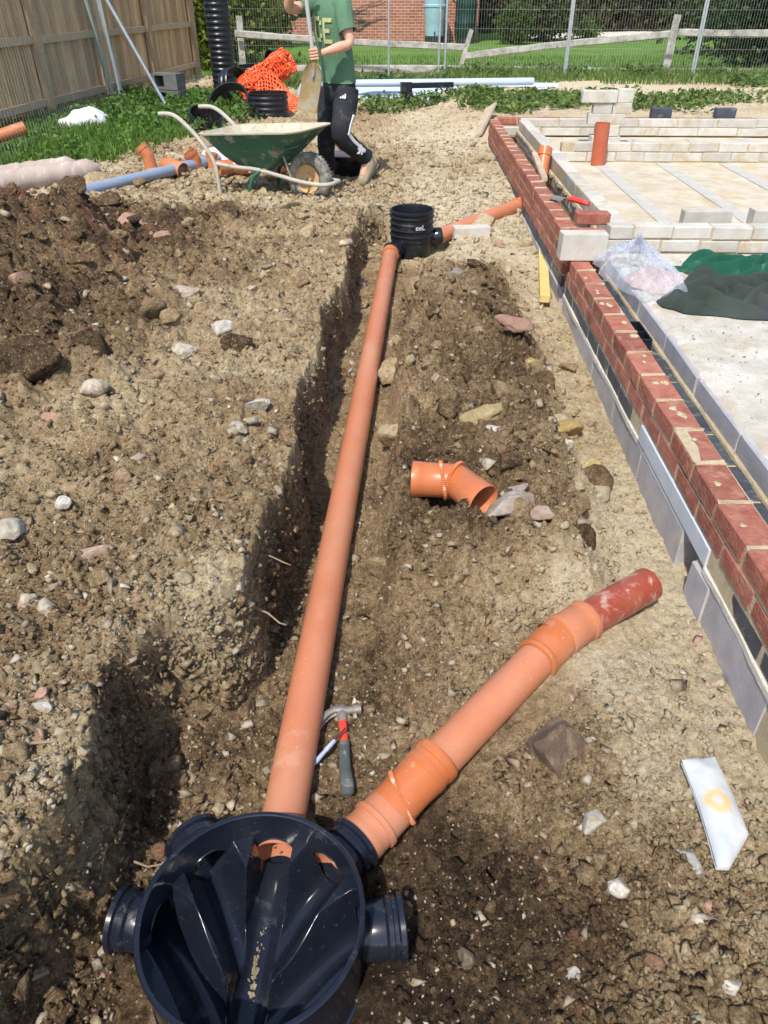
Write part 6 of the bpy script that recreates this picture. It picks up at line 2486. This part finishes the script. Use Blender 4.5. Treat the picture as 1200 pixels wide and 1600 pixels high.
def ex2(t):
    MB().lathe([(.0, 0), (.34, 0), (.34, .16), (.0, .16)], 20).build('stand', 'shaft_black', t, True)
    MB().lathe([(.30, 1.62), (.31, 1.68), (0, 1.70)], 30).build('lid', 'dark_green_butt', t, True)
    MB().tube([(-.40, 0, 1.25), (-.62, .05, 1.45), (-.65, .1, 1.9)], .03, 8).build('hose', 'shaft_black', t, True)


butt('water_butt', (1.02, 33.1, .1), [(.30, .22), (.34, .24), (.37, .7), (.375, .72), (.40, 1.12), (.425, 1.14), (.425, 1.2), (.405, 1.22), (.42, 1.5)], 'blue_butt', 'pale blue water butt against the brick house', ex1)
butt('water_butt', (2.18, 33.1, .1), [(.31, .16), (.36, .25), (.395, .6), (.41, .62), (.41, .68), (.40, .70), (.40, 1.1), (.41, 1.12), (.40, 1.3), (.36, 1.5), (.30, 1.62)], 'dark_green_butt', 'dark green water butt at the corner of the house', ex2)
mb = MB()
mb.grid([[(5.2, 36.5, .112), (8.5, 38.2, .112), (13, 41.0, .112)], [(5.0, 39.5, .112), (8.0, 43, .112), (13, 47.0, .112)]])
o = mb.build('path', 'drive_gravel')
tag(o, 'pale gravel path across the far lawn', None, None, 'structure')

# ------------------------------------------------------------------ plants
lr_ = np.random.default_rng(17)


def leaf_quads(cen, size, nrm_bias, cols, asp=1.8):
    n = len(cen)
    d = lr_.normal(size=(n, 3))
    d[:, 2] += nrm_bias
    d /= np.linalg.norm(d, axis=1)[:, None]
    t = np.cross(d, lr_.normal(size=(n, 3)))
    t /= np.linalg.norm(t, axis=1)[:, None] + 1e-9
    b = np.cross(d, t)
    sz = (size * lr_.uniform(.6, 1.3, n))[:, None]
    V = np.stack([cen - t * sz * asp * .5, cen + b * sz * .5 + d * sz * .12, cen + t * sz * asp * .5, cen - b * sz * .5 + d * sz * .12], 1)
    F = np.arange(n * 4).reshape(n, 4)
    return V.reshape(-1, 3), F, np.repeat(cols, 4, 0)


def leaf_cols(n, a, b, var=.25):
    t = lr_.uniform(0, 1, (n, 1))
    return (np.array(a) * (1 - t) + np.array(b) * t) * lr_.uniform(1 - var, 1 + var, (n, 1))


def shrub(name, loc, rx, ry, h, nleaf, size, a, b, label, cat='shrub', nclump=40, stems=7, shell=.55, fill=1.0):
    t = thing(name, loc, label, cat)
    cl = lr_.normal(size=(nclump, 3))
    cl /= np.linalg.norm(cl, axis=1)[:, None]
    cl *= (shell + (1 - shell) * lr_.uniform(0, 1, (nclump, 1)) ** .5)
    cl = cl * np.array([rx, ry, h / 2]) * .92 + np.array([0, 0, h / 2])
    cl[:, 2] = np.maximum(cl[:, 2], .08)
    k = lr_.integers(0, nclump, nleaf)
    sp = (rx + ry + h) / 3 * .28 * fill
    cen = cl[k] + lr_.normal(size=(nleaf, 3)) * sp * np.array([1, 1, .8])
    cen[:, 2] = np.maximum(cen[:, 2], .02)
    kk = lr_.uniform(.75, 1.2, nclump)[k][:, None]
    V, F, cc = leaf_quads(cen, size, .5, leaf_cols(nleaf, a, b) * kk)
    o = raw_mesh('foliage', V, F, 'leaf', t, cc, 'col')
    for i in range(stems):
        e = cl[lr_.integers(0, nclump)]
        x0 = lr_.uniform(-.25, .25, 2) * np.array([rx, ry])
        mid = np.array([(x0[0] + e[0]) / 2, (x0[1] + e[1]) / 2, e[2] * .55])
        MB().tube([(x0[0], x0[1], -.05), tuple(mid), tuple(e)], [.035, .022, .008], 6).build('stem', 'bark', t, True)
    return t


shrub('golden_shrub', (-4.6, 21.5, .1), 1.25, 1.0, 2.6, 9000, .085, (.20, .22, .025), (.09, .13, .02), 'yellow green shrub behind the tall black pipe', nclump=70)
shrub('box_ball', (4.0, 32.6, .1), .55, .55, 1.15, 5000, .06, (.10, .15, .025), (.05, .085, .015), 'clipped round green bush beside the dark green butt', nclump=60, shell=.85, fill=.6)
shrub('garden_shrub', (5.4, 34.5, .1), .95, .8, 2.3, 5500, .085, (.11, .12, .035), (.05, .065, .02), 'tall loose brownish shrub right of the round bush', nclump=60)
shrub('small_shrub', (7.4, 36.5, .1), .5, .4, .6, 1300, .07, (.12, .17, .035), (.07, .11, .02), 'small low green bush in front of the far hedge', nclump=24)
shrub('evergreen_bush', (9.0, 20.6, .1), 1.5, 1.2, 2.9, 13000, .085, (.022, .050, .014), (.06, .10, .022), 'dark glossy evergreen bush at the top right corner', nclump=110)
shrub('evergreen_bush', (10.8, 27, .1), 2.2, 1.5, 3.2, 7000, .12, (.03, .055, .016), (.09, .12, .03), 'lighter bush standing behind the evergreen at the right', nclump=80)
shrub('house_shrub', (-6.8, 24.0, .1), 2.0, 1.5, 3.2, 8000, .11, (.11, .14, .025), (.05, .075, .015), 'tall shrub behind the end of the timber fence', nclump=80)
# far hedge, one mass
n = 30000
hx = lr_.uniform(2.9, 34, n)
cen = np.stack([hx, 43 + .16 * (hx - 3) + lr_.normal(0, .5, n), lr_.uniform(0, 1, n) ** .8 * (3.4 + .4 * np.sin(hx * 1.3))], -1)
cen[:, 1] -= .6 * np.sin(hx * 2.1) * .5
cc = leaf_cols(n, (.075, .062, .03), (.10, .115, .035), .4) * (.8 + .35 * np.sin(hx * 3.1) * np.sin(hx * 1.7))[:, None]
V, F, cc = leaf_quads(cen, .20, .3, cc)
hedge = thing('hedge', (12, 44, .1), 'tall mixed brown and green hedge closing off the garden', 'hedge')
o = raw_mesh('foliage', V - np.array([12, 44, .1]), F, 'leaf', hedge, cc)
for i in range(24):
    x = 3.2 + i * 1.3
    MB().tube([(x, 43.2 + .16 * (x - 3), -.1), (x + .1, 43.2 + .16 * (x - 3), 1.6), (x - .1, 43.3 + .16 * (x - 3), 3.0)], [.08, .05, .02], 6).build('stem', 'bark', hedge, True, True)
MB().box((18.5, 45.9, 1.3), (31.5, .6, 2.6), (0, 0, math.atan(.16))).build('inner_twigs', 'bark', hedge, world=True)
n = 26000
hx = lr_.uniform(-40, -4.0, n)
cen = np.stack([hx, 30 + .10 * (-hx) + lr_.normal(0, .5, n), .1 + lr_.uniform(0, 1, n) ** .8 * 3.2], -1)
V, F, cc = leaf_quads(cen, .18, .3, leaf_cols(n, (.07, .085, .02), (.12, .14, .035), .35))
h2 = thing('hedge', (-20, 32, .1), 'green hedge beyond the timber fence on the left', 'hedge')
raw_mesh('foliage', V - np.array([-20, 32, .1]), F, 'leaf', h2, cc)


# nettles and weeds: leafy ground cover
def weeds(name, label, spots, per, hmax, size, a, b, spread=.13):
    pts, cols = [], []
    for (x, y) in spots:
        h = hmax * lr_.uniform(.45, 1.0) * (.55 if (x > .9 and y < 13.5) else 1)
        m = int(per * lr_.uniform(.6, 1.3))
        p = np.stack([x + lr_.normal(0, spread, m), y + lr_.normal(0, spread, m), float(gsample(FZ, x, y)) + lr_.uniform(.02, 1, m) * h], -1)
        pts.append(p)
        cols.append(leaf_cols(m, a, b, .3) * lr_.uniform(.8, 1.2))
    V, F, cc = leaf_quads(np.concatenate(pts), size, 1.3, np.concatenate(cols), 1.6)
    return tag(raw_mesh(name, V, F, 'leaf', None, cc), label, None, None, 'stuff')


sp = []
while len(sp) < 230:
    x, y = lr_.uniform(-.6, 8.0), lr_.uniform(10.9, 13.3)
    lo = 12.3 if x < .9 else 11.0 + .1 * x
    if y > lo + .5 * math.sin(x * 3) and not (x > 3 and lr_.uniform() < .55):
        sp.append((x, y))
weeds('nettles', 'low green nettles along the back of the site', sp, 38, .20, .048, (.065, .12, .025), (.19, .26, .07))
sp = []
while len(sp) < 190:
    x, y = lr_.uniform(-4.6, -2.05), lr_.uniform(10.0, 14.0)
    if x < -2.3 - .5 * math.sin(y * 2) * .5 and abs(x + 4.1) + abs(y - 10.2) > .8:
        sp.append((x, y))
weeds('nettles', 'low green nettles round the black rings and fence foot', sp, 40, .20, .048, (.07, .14, .025), (.14, .24, .05))
sp = [(lr_.uniform(5.5, 9), lr_.uniform(14.2, 16.5)) for _ in range(70)] + [(lr_.uniform(-1, 5), lr_.uniform(15.8, 17.2)) for _ in range(45)]
weeds('weeds', 'rough green weeds under the far mesh fence', sp, 36, .18, .06, (.07, .13, .03), (.15, .21, .06))
sp = [(lr_.uniform(-5.0, -2.95), lr_.uniform(7.2, 11.5)) for _ in range(330)]
sp = [p for p in sp if abs(p[0] + 4.1) + abs(p[1] - 10.2) > .7 and p[0] < -3.05 - .9 * max(0, 8.6 - p[1])]
weeds('weeds', 'leafy green weeds in the grass by the timber fence', sp, 26, .12, .045, (.08, .17, .025), (.16, .28, .05), .16)


def grass(name, label, n, x0, x1, y0, y1, keep, h, wd, a, b):
    x, y = lr_.uniform(x0, x1, n), lr_.uniform(y0, y1, n)
    ok = keep(x, y)
    x, y = x[ok], y[ok]
    n = len(x)
    z = np.where((y < 17.4), gsample(FZ, x, y), LZ_) - .01
    hh = h * lr_.uniform(.4, 1.2, n)
    an = lr_.uniform(0, 2 * PI, n)
    w2 = wd * lr_.uniform(.6, 1.3, n)
    lean = lr_.normal(0, .38, (n, 2)) * hh[:, None]
    p = np.stack([x, y, z], -1)
    s = np.stack([np.cos(an) * w2, np.sin(an) * w2, np.zeros(n)], -1)
    m_ = p + np.stack([lean[:, 0] * .35, lean[:, 1] * .35, hh * .6], -1)
    tp = p + np.stack([lean[:, 0], lean[:, 1], hh], -1)
    V = np.stack([p - s, p + s, m_ + s * .7, m_ - s * .7, tp + s * .08, tp - s * .08], 1).reshape(-1, 3)
    k = np.arange(n)[:, None] * 6
    F = np.concatenate([k + np.array([[0, 1, 2, 3]]), k + np.array([[3, 2, 4, 5]])])
    c = np.repeat(leaf_cols(n, a, b, .3), 6, 0)
    return tag(raw_mesh(name, V, F, 'leaf', None, c), label, None, None, 'stuff')


LZ_ = .10
grass('grass', 'bright green rough grass by the timber fence', 42000, -5.4, -2.5, 6.9, 14.5,
      lambda x, y: x < -2.75 - .95 * np.maximum(0, 8.7 - y) + .2 * np.sin(y * 4) + .12 * np.sin(y * 11), .13, .007, (.075, .16, .022), (.18, .30, .055))
grass('lawn_grass', 'blades of grass along the near edge of the lawn', 18000, -4.5, 10, 17.0, 26, lambda x, y: np.random.default_rng(4).uniform(0, 1, len(x)) < 1.5 - (y - 17) / 9, .09, .010, (.08, .16, .025), (.17, .27, .06))
grass('verge_grass', 'rough grass between the site and the old rail fence', 15000, -3.5, 9.5, 14.7, 17.5, lambda x, y: (y > 15.0 + .3 * np.sin(x * 2.3)) | (x > 3.4), .14, .009, (.08, .15, .028), (.18, .26, .065))
